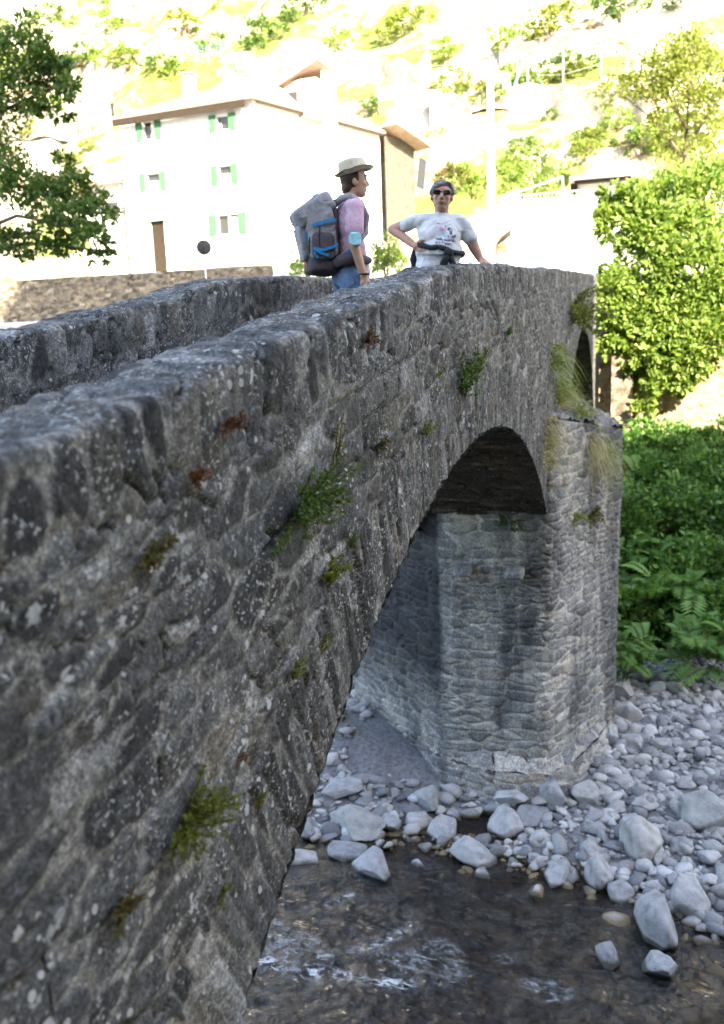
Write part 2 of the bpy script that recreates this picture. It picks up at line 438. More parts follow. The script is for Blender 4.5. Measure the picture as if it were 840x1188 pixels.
def zbot(s):
    z = np.full_like(s, -0.3)
    for (sx, zc, r), a, b in ((A1, S1, S2), (A2, S3, S4)):
        q = (s >= a) & (s <= b)
        z = np.where(q, zc + np.sqrt(np.maximum(r * r - (s - sx) ** 2, 0)), z)
    z = np.where((s > S2) & (s < S3), ZSP - .35, z)
    z = np.where(s > S4, 3.0, z)
    return z
def spandrel(y, ny, seed, rows, cols, name):
    s = cols
    s = np.unique(np.concatenate([s, [S1 - .002, S1, S2, S2 + .002, S3 - .002, S3, S4, S4 + .002]]))
    t = np.linspace(0, 1, rows) ** 1.25
    S, T = np.meshgrid(s, t, indexing='ij')
    zt = ztop(S, 0) - 1.0 + .002
    zb = zbot(S)
    zb = zb + np.where((S > S1) & (S < S2) | (S > S3) & (S < S4), .012 * vn(S / .11, 0 * S, seed + 77), 0)
    Z = zt + (zb - zt) * T
    P = np.stack([S, np.full_like(S, y), Z], -1); N = np.zeros_like(P); N[..., 1] = ny
    L = wall_layout(S, Z - ztop(S, 0), ztop(S, 0) - Z, Z, 500)
    return sheet(name, P, N, L, M_WALL, bridge)
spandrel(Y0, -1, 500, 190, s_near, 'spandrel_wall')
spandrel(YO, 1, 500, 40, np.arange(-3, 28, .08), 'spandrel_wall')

def vault(A, a, b, name, na):
    sx, zc, r = A
    t0 = math.atan2(a - sx, 1) ; 
    th = np.linspace(math.asin((a - sx) / r), math.asin((b - sx) / r), na)
    y = np.linspace(Y0 - .008, YO + .008, 110)
    TH, YY = np.meshgrid(th, y, indexing='ij')
    N = np.stack([-np.sin(TH), 0 * TH, -np.cos(TH)], -1)
    P = np.stack([sx + r * np.sin(TH), YY, zc + r * np.cos(TH)], -1)
    L = list(rubble(YY, TH * r, .42, .10, 41, .026, .12, .7, .35))
    return sheet(name, P, N, L, M_VAULT, bridge)
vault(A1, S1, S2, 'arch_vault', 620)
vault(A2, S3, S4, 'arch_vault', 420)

# deck: worn cobbles
s = np.arange(-3, 28.01, .05); y = np.linspace(YI - .05, YL + .05, 40)
S, Yg = np.meshgrid(s, y, indexing='ij')
P = np.stack([S, Yg, deck(S) - .0], -1); N = np.zeros_like(P); N[..., 2] = 1
sheet('deck', P, N, list(rubble(S, Yg, .16, .13, 61, .02, .12)), M_WALL, bridge)

# pier, cutwaters and footing: the plan outline swept down to the gravel
def plan_sheet(name, pts, zt, zb, dz, mat, seed, du=.014, w=.40, h=.15, amp=.026, batter=0.0, rnd=.2, wob=.03, flare=0):
    """pts: plan polyline (x, y); zt/zb: height per point, outer side on the left of travel"""
    pts = np.array(pts, float); zt = np.array(zt, float)
    seg = np.hypot(*np.diff(pts, axis=0).T); cu = np.concatenate([[0], np.cumsum(seg)])
    u = np.arange(0, cu[-1] + du, du); u[-1] = cu[-1]
    xs = np.interp(u, cu, pts[:, 0]); ys = np.interp(u, cu, pts[:, 1])
    k = max(1, int(rnd / du)); ker = np.ones(2 * k + 1) / (2 * k + 1)
    pad = lambda a: np.concatenate([2 * a[0] - a[1:k + 1][::-1], a, 2 * a[-1] - a[-k - 1:-1][::-1]])
    xs = np.convolve(pad(xs), ker, 'valid'); ys = np.convolve(pad(ys), ker, 'valid')
    ztu = np.interp(u, cu, zt)
    tx = np.gradient(xs); ty = np.gradient(ys); ln = np.hypot(tx, ty); nx = -ty / ln; ny = tx / ln
    nz = int((zt.max() - zb) / dz)
    t = np.linspace(0, 1, nz)
    U, T = np.meshgrid(u, t, indexing='ij')
    Z = np.minimum(zt.max() + (zb - zt.max()) * T, ztu[:, None])
    dep = (zt.max() - Z)
    off = batter * dep + wob * fbm(U / 1.3, Z / .9, 3, seed) + flare * (1 - T)** 0 * T
    P = np.stack([xs[:, None] + nx[:, None] * off, ys[:, None] + ny[:, None] * off, Z], -1)
    N = np.stack([np.broadcast_to(nx[:, None], U.shape), np.broadcast_to(ny[:, None], U.shape), 0 * U], -1)
    L = list(rubble(U, Z, w, h, seed, amp, .13, .9, .14, .25, .45))
    L2 = rubble(U, Z, w * .55, h * .6, seed + 50, amp, .15, .9, .14, .25, .45)
    q = vn(U / 1.3, Z / .5, seed + 70) > .06
    L = [np.where(q, b, a) for a, b in zip(L, L2)]
    return sheet(name, P, N, L, mat, bridge)
PB = (12.14, 1.04); PN = (14.45, .08); PC = (16.3, 1.12)
PA = (12.2, 2.62); PL = (14.4, 4.85)
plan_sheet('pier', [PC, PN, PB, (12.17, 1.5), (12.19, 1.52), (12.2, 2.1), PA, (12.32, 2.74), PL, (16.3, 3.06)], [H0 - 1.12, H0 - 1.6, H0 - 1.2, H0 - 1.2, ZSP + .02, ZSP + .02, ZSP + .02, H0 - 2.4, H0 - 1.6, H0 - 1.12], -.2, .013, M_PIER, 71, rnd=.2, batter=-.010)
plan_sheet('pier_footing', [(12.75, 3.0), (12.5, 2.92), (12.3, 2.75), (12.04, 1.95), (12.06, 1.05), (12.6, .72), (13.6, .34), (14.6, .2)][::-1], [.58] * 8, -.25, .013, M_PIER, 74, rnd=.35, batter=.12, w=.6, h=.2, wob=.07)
# top ledge of the footing and the sloping cap of the near cutwater
lo = np.array([(12.75, 3.0), (12.5, 2.92), (12.3, 2.75), (12.04, 1.95), (12.06, 1.05), (12.6, .72), (13.6, .34), (14.6, .2)][::-1])
hi = np.array([(12.8, 2.95), (12.6, 2.8), (12.4, 2.55), (12.3, 1.95), (12.3, 1.15), (12.85, .98), (13.8, .6), (14.6, .4)][::-1])
t8 = np.linspace(0, 7, 420); li = np.arange(8.)
lo_x, lo_y, hi_x, hi_y = [np.convolve(np.pad(np.interp(t8, li, q), 20, 'edge'), np.ones(41) / 41, 'valid') for q in (lo[:, 0], lo[:, 1], hi[:, 0], hi[:, 1])]
VV_ = np.linspace(0, 1, 26)[None, :]
P = np.stack([lo_x[:, None] * (1 - VV_) + hi_x[:, None] * VV_, lo_y[:, None] * (1 - VV_) + hi_y[:, None] * VV_, .56 + .30 * VV_ + 0 * lo_x[:, None]], -1)
N = np.zeros_like(P); N[..., 2] = 1
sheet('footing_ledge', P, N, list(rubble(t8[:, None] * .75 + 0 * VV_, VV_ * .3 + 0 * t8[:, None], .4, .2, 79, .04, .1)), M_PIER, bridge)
nu, nv = 120, 60
UU, VV = np.meshgrid(np.linspace(0, 1, nu), np.linspace(0, 1, nv), indexing='ij')
def edge_pt(t):
    xs = np.interp(t, [0, .55, 1], [12.19, 14.47, 16.3]); ys = np.interp(t, [0, .55, 1], [1.10, .075, 1.12]); zs = np.interp(t, [0, .55, 1], [5.8, 5.4, 5.88]); return xs, ys, zs
ex, ey, ez = edge_pt(UU)
P = np.stack([ex, ey + (1.14 - ey) * VV, ez + VV * np.clip(1.14 - ey, 0, 1) * .5], -1)
N = np.zeros_like(P); N[..., 2] = 1
L = list(rubble(P[..., 0], P[..., 1], .5, .34, 83, .08, .1)); L[0] = L[0] - .02
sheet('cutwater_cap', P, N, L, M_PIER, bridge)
# two old putlog stones sticking out of the pier
for (qx, qy, wd) in ((538, 661, .24), (597, 664, .26)):
    p = px(qx, qy, 0, 12.04); bm = bmesh.new()
    add_superell(bm, (0, 0, 0), (.2, wd / 2, .06), .35, .35)
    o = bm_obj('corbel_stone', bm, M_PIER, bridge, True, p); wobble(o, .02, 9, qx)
# ends of the walls so that nothing is paper thin
for (y0, k) in ((Y0, 0), (YL, 1)):
    zt_ = float(ztop(28.0, k)); bm = bmesh.new()
    add_box(bm, (27.95, y0 + .165, zt_ - .55), (.1, .31, 1.0)); bm_obj('end_wall', bm, M_SANDY, bridge)
bm = bmesh.new(); add_box(bm, (27.95, (Y0 + YO) / 2, 4.3), (.1, YO - Y0 - .04, 2.6)); bm_obj('end_wall', bm, M_SANDY, bridge)

# ------------------------------------------------------------------ ground, river
SHORE = np.array([(9.9, 14.0), (10.6, 8.0), (10.95, 5.2), (10.55, 4.2), (10.35, 3.6), (10.75, 2.9), (10.7, 1.9), (10.45, .9), (10.3, .2), (9.95, -.5), (9.6, -1.15), (9.2, -3), (9.0, -14)])
def shore_d(X, Y):
    """signed distance to the far water's edge, positive on the gravel"""
    best = np.full(X.shape, 1e9)
    for (a, b) in zip(SHORE[:-1], SHORE[1:]):
        d = b - a; t = np.clip(((X - a[0]) * d[0] + (Y - a[1]) * d[1]) / (d @ d), 0, 1)
        best = np.minimum(best, np.hypot(X - a[0] - t * d[0], Y - a[1] - t * d[1]))
    o = np.argsort(SHORE[:, 1])
    side = X - np.interp(Y, SHORE[o, 1], SHORE[o, 0])
    return np.where(side > 0, best, -best)
def ground(X, Y):
    X = np.asarray(X, float); Y = np.asarray(Y, float)
    d = shore_d(X, Y)
    z = np.where(d > 0, .12 * np.minimum(d, 2.2) + .01 * np.maximum(d - 2.2, 0), np.maximum(.22 * d, -.55))
    z = z + .05 * fbm(X * .9, Y * .9, 3, 5) + .02 * fbm(X * 4, Y * 4, 2, 6) - .02
    z = z - .10 * np.exp(-((X - 11.5) ** 2 / .10 + (Y - 1.95) ** 2 / .35)) * 3.0      # pool by the footing
    z = z + .42 * np.exp(-((X - 13.0) ** 2 / 1.8 + (Y - 4.6) ** 2 / 1.8))           # silt heaped on the pier
    z = z + 6.0 * sst(1.2 - X, 0, 6.5)                                              # near bank
    bank = 2.7 * sst(X, 17.4, 28.6) + .25 * fbm(X * .5, Y * .5, 3, 8) * sst(X, 17.5, 20)
    z = z + bank
    road = 7.75 + np.interp(X, [29, 46, 53], [0, 3.15, 3.4]) + .15 * fbm(X * .3, Y * .3, 2, 4)
    road = np.where((Y > 13) & (X < 41.2), np.minimum(road, 8.0), road)
    up = sst(X, 28.95, 29.35)
    z = z * (1 - up) + road * up
    hx = np.maximum(X - 54 - 5 * fbm(X * 0 + 1, Y * .06, 2, 33), 0)
    hill = hx * .62 + sst(hx, 0, 60) * (3.5 * fbm(X * .06, Y * .06, 4, 12) + 1.5 * fbm(X * .25, Y * .25, 3, 13)) * 2
    hill = hill + 1.3 * np.floor(hx / 9 + .6 * vn(X * .05, Y * .05, 14)) * sst(hx, 0, 10)
    return z + np.minimum(hill, 105)

gx = np.unique(np.concatenate([np.linspace(-400, -20, 18), np.linspace(-20, 5, 30), np.linspace(5, 20, 190), np.linspace(20, 28.8, 40), np.linspace(28.8, 29.5, 12), np.linspace(29.5, 40.9, 20), np.linspace(41.1, 41.35, 4), np.linspace(41.5, 54, 20), np.linspace(54, 190, 150), np.linspace(190, 600, 20)]))
gy = np.unique(np.concatenate([np.linspace(-500, -60, 16), np.linspace(-60, -5, 50), np.linspace(-5, 8, 160), np.linspace(8, 70, 70), np.linspace(70, 500, 16)]))
GX, GY = np.meshgrid(gx, gy, indexing='ij')
V = np.stack([GX, GY, ground(GX, GY)], -1).reshape(-1, 3)
mt, nt = mat_new('ground_cover'); g = NT(nt); co = g.obj()
sepc = g.n('SeparateXYZ'); g.l(co, sepc.inputs[0])
grav = g.ramp(g.noise(14, 8, .7, co), [(.3, (.07, .075, .085)), (.5, (.16, .16, .17)), (.7, (.25, .25, .26))])
bed = g.ramp(g.noise(3.5, 7, .7, co), [(.35, (.02, .017, .012)), (.5, (.085, .066, .036)), (.66, (.20, .165, .10))])
gb = g.mix(g.ramp(g.math('MULTIPLY', sepc.outputs[2], 12), [(0, (0, 0, 0)), (.6, (1, 1, 1))]), bed, grav)
soil = g.ramp(g.noise(3, 6, .6, co), [(.3, (.03, .045, .015)), (.6, (.07, .09, .03)), (.8, (.12, .10, .06))])
c = g.mix(g.ramp(g.math('MULTIPLY', sepc.outputs[2], .5), [(.28, (0, 0, 0)), (.45, (1, 1, 1))]), gb, soil)
road = g.ramp(g.noise(2, 5, .6, co), [(.3, (.42, .40, .36)), (.7, (.52, .5, .46))])
rock = g.ramp(g.noise(.35, 8, .65, co), [(.32, (.04, .03, .016)), (.40, (.14, .10, .06)), (.50, (.36, .31, .25)), (.7, (.5, .47, .42))])
dry = g.ramp(g.noise(.9, 6, .65, co), [(.3, (.04, .06, .012)), (.5, (.10, .125, .028)), (.75, (.24, .22, .08))])
hillc = g.mix(g.ramp(g.noise(.11, 6, .62, co, .4), [(.47, (0, 0, 0)), (.57, (1, 1, 1))]), rock, dry)
far = g.ramp(g.math('MULTIPLY', sepc.outputs[0], .01), [(.525, (0, 0, 0)), (.56, (1, 1, 1))])
up = g.mix(far, road, hillc)
c = g.mix(g.ramp(g.math('MULTIPLY', sepc.outputs[0], .01), [(.289, (0, 0, 0)), (.294, (1, 1, 1))]), c, up)
nr = g.bump(g.noise(20, 7, .7, co), .7, .03)
g.out(g.bsdf(c, .9, nr, .2))
o = from_arrays('ground', V, grid_faces(len(gx), len(gy)), mt); tag(o, kind='structure')

# the river: a rippled, faintly brown clear sheet with foam where it breaks
wx = np.concatenate([np.linspace(-1.5, 6, 60), np.linspace(6.02, 13.2, 360)]); wy = np.concatenate([np.linspace(-30, -3.1, 60), np.linspace(-3, 7, 420), np.linspace(7.1, 40, 60)])
WX, WY = np.meshgrid(wx, wy, indexing='ij')
wu = WX + .35 * fbm(WX * .8, WY * .6, 2, 3); wv = WY + .35 * fbm(WX * .8, WY * .6, 2, 4)
rip = .070 * fbm(wu * 1.5, wv * .9, 3, 91, .55) + .055 * fbm(wu * 4.2, wv * 2.4, 3, 92, .6) + .014 * fbm(wu * 11, wv * 7, 2, 94, .6)
rip = rip * (.25 + .75 * sst(10.6 - WX, .0, 1.6))
rip = rip + .06 * np.exp(-((WX - 8.2) ** 2 / .7 + (WY - 2.6) ** 2 / 1.4)) * fbm(WX * 3, WY * 2, 4, 93, .65)
V = np.stack([WX, WY, 0 * WX + rip], -1).reshape(-1, 3)
mt, nt = mat_new('river_water'); g = NT(nt); co = g.obj()
bn = g.bump(g.noise(3.2, 6, .62, g.mapping(co, (1.3, .75, 1)), 1.2), .75, .10)
bn = g.bump(g.noise(15, 4, .6, g.mapping(co, (1.2, .8, 1)), .6), .6, .03, bn)
fr = g.n('Fresnel'); fr.inputs[0].default_value = 1.33; g.l(bn, fr.inputs['Normal'])
tr = g.n('BsdfTransparent'); tr.inputs[0].default_value = (.44, .34, .20, 1)
gl = g.n('BsdfGlossy'); gl.inputs['Roughness'].default_value = .06; g.l(bn, gl.inputs['Normal'])
mx = g.n('MixShader'); g.l(g.math('MULTIPLY', fr.outputs[0], 2.0, True), mx.inputs[0]); g.l(tr.outputs[0], mx.inputs[1]); g.l(gl.outputs[0], mx.inputs[2])
at = g.n('Attribute'); at.attribute_name = 'stone'; sp = g.n('SeparateColor'); g.l(at.outputs['Color'], sp.inputs[0])
fo = g.math('MULTIPLY', sp.outputs[0], g.ramp(g.noise(9, 8, .72, g.mapping(co, (1.6, .8, 1), (0, 0, .5)), .8), [(.47, (0, 0, 0)), (.60, (.85, .85, .85))]))
fb = g.bsdf((.72, .75, .78), .6, g.bump(g.noise(40, 4, .6, co), .5, .02))
mx2 = g.n('MixShader'); g.l(fo, mx2.inputs[0]); g.l(mx.outputs[0], mx2.inputs[1]); g.l(fb, mx2.inputs[2])
g.out(mx2.outputs[0])
foam = np.zeros(WX.shape)
for pts, wd in (([(478, 1072), (470, 1082), (455, 1090), (430, 1098), (400, 1104), (372, 1112)], .13), ([(300, 1108), (320, 1118), (345, 1130), (400, 1132), (470, 1140)], .16), ([(380, 1048), (408, 1038)], .07)):
    q = [px(a, b, 2, 0.0) for a, b in pts]
    wd *= .6
    for a, b in zip(q, q[1:]):
        d = b - a; t = np.clip(((WX - a.x) * d.x + (WY - a.y) * d.y) / (d.x ** 2 + d.y ** 2), 0, 1)
        foam = np.maximum(foam, np.exp(-((WX - a.x - t * d.x) ** 2 + (WY - a.y - t * d.y) ** 2) / wd ** 2))
foam = foam * (.35 + .65 * sst(fbm(WX * 3.5, WY * 2.5, 3, 97), -.12, .18))
foam = np.maximum(foam, .25 * sst(fbm(WX * 1.3, WY * .8, 4, 95), .28, .42) * sst(9.6 - WX, 0, 1))
o = from_arrays('river_water', V, grid_faces(len(wx), len(wy)), mt, None, np.stack([foam, foam, foam, foam], -1).reshape(-1, 4)); tag(o, kind='structure')

# ------------------------------------------------------------------ stones
def rock_mesh(seed, sub=3, flat=.6, ang=.5):
    bm = bmesh.new(); bmesh.ops.create_icosphere(bm, subdivisions=sub, radius=1)
    off = Vector((seed * 5.3, seed * 2.1, 0)); rr = random.Random(seed)
    planes = []
    for _ in range(15):
        n = Vector((rr.gauss(0, 1), rr.gauss(0, 1), rr.gauss(0, 1))).normalized(); planes.append((n, rr.uniform(.46, .78)))
    for v in bm.verts:
        c = v.co.copy()
        c *= 1 + .30 * mnoise.noise(c * 1.1 + off) + .08 * mnoise.noise(c * 2.7 + off)
        for n, d in planes:
            k = c.dot(n) - d
            if k > 0: c -= n * k * (.88 if ang < .6 else .98)
        c *= 1 + .035 * mnoise.noise(c * 5 + off) + .02 * mnoise.noise(c * 11 + off)
        v.co = Vector((c.x, c.y * .8, c.z * flat))
    me = bpy.data.meshes.new('river_stone'); bm.to_mesh(me); bm.free(); me.shade_smooth(); me.materials.append(M_ROCK)
    return me
mt, nt = mat_new('river_stone'); g = NT(nt); co = g.obj()
oi = g.n('ObjectInfo')
base = g.ramp(oi.outputs['Random'], [(0, (.21, .215, .225)), (.4, (.32, .32, .33)), (.7, (.37, .355, .345)), (.85, (.25, .265, .265)), (1, (.43, .43, .44))])
c = g.mix(.8, base, g.ramp(g.noise(2.2, 7, .65, co), [(.33, (.5, .5, .51)), (.5, (1, 1, 1)), (.68, (1.3, 1.3, 1.3))]), 'MULTIPLY')
vein = g.ramp(g.noise(1.5, 3, .5, co, 2.0), [(.49, (0, 0, 0)), (.5, (1, 1, 1)), (.51, (0, 0, 0))])
c = g.mix(g.math('MULTIPLY', vein, .35), c, (.45, .45, .45))
ge = g.n('NewGeometry'); sx = g.n('SeparateXYZ'); g.l(ge.outputs['Position'], sx.inputs[0])
wet = g.ramp(g.math('ADD', g.math('MULTIPLY', sx.outputs[2], 6), g.math('MULTIPLY', g.noise(5, 3, .5, ge.outputs['Position']), .5)), [(.38, (1, 1, 1)), (.6, (0, 0, 0))])
c = g.mix(wet, c, g.mix(1.0, c, (.30, .27, .22), 'MULTIPLY'))
g.out(g.bsdf(c, .8, g.bump(g.noise(9, 8, .7, co), .5, .04), .3))
M_ROCK = mt
ROCKS = [rock_mesh(i, 4, [.55, .62, .7, .45][i % 4], [.5, .7, .55, .8][i % 4]) for i in range(12)]
NOTE = "river stone"
def gz(x, y): return float(ground(np.array([x]), np.array([y]))[0])
def rock(p, sx, sy, sz, rz, k, label=None, group=None, dz=.35):
    o = bpy.data.objects.new('river_stone', ROCKS[k % len(ROCKS)]); COL.objects.link(o)
    o.location = (p.x, p.y, max(gz(p.x, p.y), -.04 if label else -9) + sz * dz * .6)
    o.scale = (sx, sy, sz); o.rotation_euler = (random.uniform(-.15, .15), random.uniform(-.15, .15), rz)
    return tag(o, label, 'stone', group)
# boulders that stand out: (pixel of the middle, width in pixels, height factor, angle, shape, label)
BIG = [
 (432, 994, 46, .62, .5, 3, 'smooth grey boulder standing alone in the water left of the gravel bank'),
 (549, 982, 46, .6, 1.0, 7, 'flat-topped pale grey boulder at the water edge in front of the pier'),
 (692, 1012, 32, .9, .2, 2, 'rounded grey boulder with reddish side at the right water edge'),
 (756, 1062, 46, 1.1, .4, 1, 'tall angular two-toned boulder standing in the water at the right'),
 (402, 979, 34, .5, 1.2, 4, 'low flat boulder half sunk just behind the lone boulder'),
 (410, 950, 52, .55, .9, 0, 'long tilted grey boulder pointing at the pier from the left shingle'),
 (397, 922, 46, .4, .1, 8, 'broad flat whitish slab on the shingle near the bridge arch'),
 (452, 952, 24, .8, 1.4, 5, 'rounded stone beside the tilted boulder on the left shingle'),
 (484, 950, 24, 1.0, 1.5, 9, 'upright egg-shaped grey stone left of the pool'),
 (515, 955, 36, .6, .3, 6, 'wide low stone with layered cracks left of the pool'),
 (497, 928, 34, .7, .2, 3, 'rounded light boulder against the footing left corner'),
 (527, 938, 20, .8, .7, 11, 'smooth round cobble at the left lip of the pool'),
 (592, 926, 40, .55, 2.9, 4, 'oval pale boulder touching the footing right of the pool'),
 (618, 946, 34, .5, 2.7, 8, 'long oval stone lying below the oval pale boulder'),
 (634, 930, 32, .8, .8, 1, 'angular light grey boulder leaning on the pier footing'),
 (582, 952, 34, .8, .5, 10, 'angular grey boulder just right of the dark pool'),
 (678, 930, 34, .75, .3, 5, 'squarish grey boulder right of the pier footing'),
 (740, 980, 46, .75, .3, 2, 'large rounded boulder on the right gravel'),
 (648, 1006, 34, .5, 2.9, 0, 'elongated pale stone along the right water edge'),
 (735, 962, 26, .8, .2, 9, 'brownish blocky stone above the large rounded boulder'),
 (706, 866, 26, .9, .3, 6, 'round grey boulder beside the pier right edge'),
 (720, 812, 34, .8, .2, 3, 'big pale boulder below the bushes right of the pier'),
 (735, 875, 22, .9, 1.0, 8, 'rounded brown-grey stone next to the pier right edge boulder'),
 (722, 842, 26, .9, 1.1, 1, 'leaning angular stone under the big pale boulder'),
 (758, 990, 30, .7, .1, 11, 'pale wide stone right of the large rounded boulder'),
 (705, 1100, 26, 1.0, .2, 7, 'grey stone breaking the water at the lower right'),
 (765, 1112, 30, .9, 1.2, 5, 'rounded stone low in the water at the bottom right'),
 (718, 1032, 24, .7, 1.9, 10, 'small angular stone in the shallows right of the reddish boulder'),
 (748, 940, 26, .5, 2.4, 4, 'thin slanted slab on the right gravel'),
 (686, 985, 24, .7, .6, 0, 'smooth pale cobble above the reddish boulder'),
 (355, 958, 26, .6, .4, 2, 'rounded grey stone by the water next to the arch foot'),
 (560, 1005, 16, .8, .4, 9, 'small wet stone below the flat-topped boulder'),
 (800, 1040, 44, .8, .7, 6, 'big grey boulder at the far right water edge'),
 (812, 960, 40, .8, 1.3, 10, 'broad grey boulder at the far right of the gravel'),
]
placed = []
for (qx, qy, w, hf, rz, k, lab) in BIG:
    p = px(qx, qy + w * .12, 2, .08); dist = (p - Vector(CAM)).length
    r = w / 1019 * dist / 2 * 1.55
    rock(p, r * 1.05, r, r * hf * 1.35, rz, k, lab, 'boulders along the water')
    placed.append((p.x, p.y, r))
def free(x, y, r):
    return all((x - a) ** 2 + (y - b) ** 2 > (.8 * (r + c)) ** 2 for a, b, c in placed)
def on_bank(x, y):
    d = float(shore_d(np.array([x]), np.array([y]))[0])
    if x > 11.9 and .1 < y < 4.6 and x < 16.3 and (y > 1.0 - (x - 12.0) * .42 - .1 if x < 14.6 else y > .2): return None
    return d
n = 0; tries = 0
while n < 255 and tries < 40000:
    tries += 1
    x = random.uniform(9.0, 17.5); y = random.uniform(-2.4, 5.6)
    d = on_bank(x, y)
    if d is None or d < -.75: continue
    if d < -.1 and random.random() > .18: continue
    r = min(.30, .10 + random.expovariate(13))
    if 2.4 < y and x > 11.6 and random.random() < .5: continue
    if not free(x, y, r): continue
    placed.append((x, y, r)); n += 1
    o = rock(Vector((x, y, 0)), r * random.uniform(.9, 1.35), r * random.uniform(.8, 1.1), r * random.uniform(.6, 1.2), random.uniform(0, 6.28), n, None, 'cobbles on the gravel bank')
    wl = 'half in the water' if d < 0 else ('close to the water edge' if d < .6 else ('right of the pier' if y < .3 else ('in front of the pier' if y < 3 else 'under the arch')))
    tag(o, 'pale grey cobble lying on the gravel ' + wl)
# shingle between them: nobody could count it
def ico(sub):
    bm = bmesh.new(); bmesh.ops.create_icosphere(bm, subdivisions=sub, radius=1)
    v = np.array([q.co[:] for q in bm.verts]); f = np.array([[l.index for l in q.verts] for q in bm.faces]); bm.free(); return v, f
iv, iff = ico(2)
NP = 17000
X = RNG.uniform(6.0, 18.5, NP); Y = RNG.uniform(-5, 7, NP)
d = shore_d(X, Y)
keep = (d > -5) & ((d > -.06) | (RNG.random(NP) < .45)) & ~((X > 12.1) & (X < 16.3) & (Y > .45) & (Y < 4.2)) & ~((Y > 2.6) & (X > 11.9) & (RNG.random(NP) < .45))
X, Y = X[keep], Y[keep]; npb = len(X)
R = .022 + RNG.exponential(.034, npb); R = np.where(d[keep] < -.3, R * 1.9, R); R = np.minimum(R, np.where(d[keep] < -.3, .15, np.where(d[keep] < 0, .09, .13)))
sc = np.stack([R * RNG.uniform(.9, 1.5, npb), R * RNG.uniform(.7, 1.1, npb), R * RNG.uniform(.4, .8, npb)], -1)
an = RNG.uniform(0, 6.28, npb); tl = RNG.normal(0, .25, npb)
B = np.repeat(iv[None], npb, 0) * (1 + .12 * (RNG.random((npb, len(iv))) - .5))[..., None]
for _ in range(7):
    pn = RNG.normal(0, 1, (npb, 3)); pn /= np.linalg.norm(pn, axis=1, keepdims=True); pd = RNG.uniform(.42, .8, npb)
    ov = np.maximum(np.einsum('nij,nj->ni', B, pn) - pd[:, None], 0); B = B - ov[..., None] * pn[:, None] * .95
B = B * sc[:, None] * 1.2
ca, sa = np.cos(an)[:, None], np.sin(an)[:, None]
bx = B[..., 0] * np.cos(tl)[:, None] - B[..., 2] * np.sin(tl)[:, None]; bz = B[..., 0] * np.sin(tl)[:, None] + B[..., 2] * np.cos(tl)[:, None]
Vp = np.stack([X[:, None] + bx * ca - B[..., 1] * sa, Y[:, None] + bx * sa + B[..., 1] * ca, (ground(X, Y) + sc[:, 2] * np.where(d[keep] < 0, .15, .45))[:, None] + bz], -1).reshape(-1, 3)
Fp = (iff[None] + (np.arange(npb) * len(iv))[:, None, None]).reshape(-1, 3)
mt, nt = mat_new('shingle'); g = NT(nt); co = g.obj()
at = g.n('Attribute'); at.attribute_name = 'stone'; sp = g.n('SeparateColor'); g.l(at.outputs['Color'], sp.inputs[0])
c = g.ramp(sp.outputs[0], [(0, (.12, .125, .135)), (.4, (.25, .25, .26)), (.7, (.33, .32, .315)), (1, (.46, .46, .47))])
c = g.mix(.7, c, g.ramp(g.noise(30, 5, .6, co), [(.3, (.7, .7, .7)), (.7, (1.2, 1.2, 1.2))]), 'MULTIPLY')
sx = g.n('SeparateXYZ'); g.l(co, sx.inputs[0])
wet = g.ramp(g.math('MULTIPLY', sx.outputs[2], 9), [(.2, (1, 1, 1)), (.6, (0, 0, 0))])
c = g.mix(wet, c, g.mix(1.0, c, (.42, .32, .18), 'MULTIPLY'))
g.out(g.bsdf(c, .8, g.bump(g.noise(60, 5, .6, co), .4, .01), .3))
at_ = np.repeat(RNG.random(npb)[:, None], len(iv), 1).reshape(-1); at_ = np.stack([at_] * 4, -1)
o = from_arrays('shingle', Vp, Fp, mt, None, at_); tag(o, kind='stuff')

# ------------------------------------------------------------------ foliage builders
def leaves(C, D, Nn, Ln, Wd):
    """leaf quads folded along the midrib: base, left, tip, right"""
    D = D / np.linalg.norm(D, axis=1, keepdims=True)
    S_ = np.cross(D, Nn); S_ /= np.linalg.norm(S_, axis=1, keepdims=True) + 1e-9
    Up = np.cross(S_, D)
    L = Ln[:, None]; W = Wd[:, None]
    return np.stack([C, C + D * L * .45 + S_ * W * .5 + Up * W * .12, C + D * L, C + D * L * .45 - S_ * W * .5 + Up * W * .12], 1).reshape(-1, 3)
def leaf_obj(name, C, D, Nn, Ln, Wd, mat, parent=None, loc=None, rnd=None):
    n = len(C); V = leaves(C, D, Nn, Ln, Wd)
    Fq = np.arange(n * 4).reshape(n, 4)
    r = RNG.random(n) if rnd is None else rnd
    a = np.repeat(r, 4); a = np.stack([a, a, a, a], -1)
    return from_arrays(name, V, Fq, mat, parent, a, False, loc)
def rdir(n, z=0.0):
    d = RNG.normal(0, 1, (n, 3)); d[:, 2] += z; return d / np.linalg.norm(d, axis=1, keepdims=True)
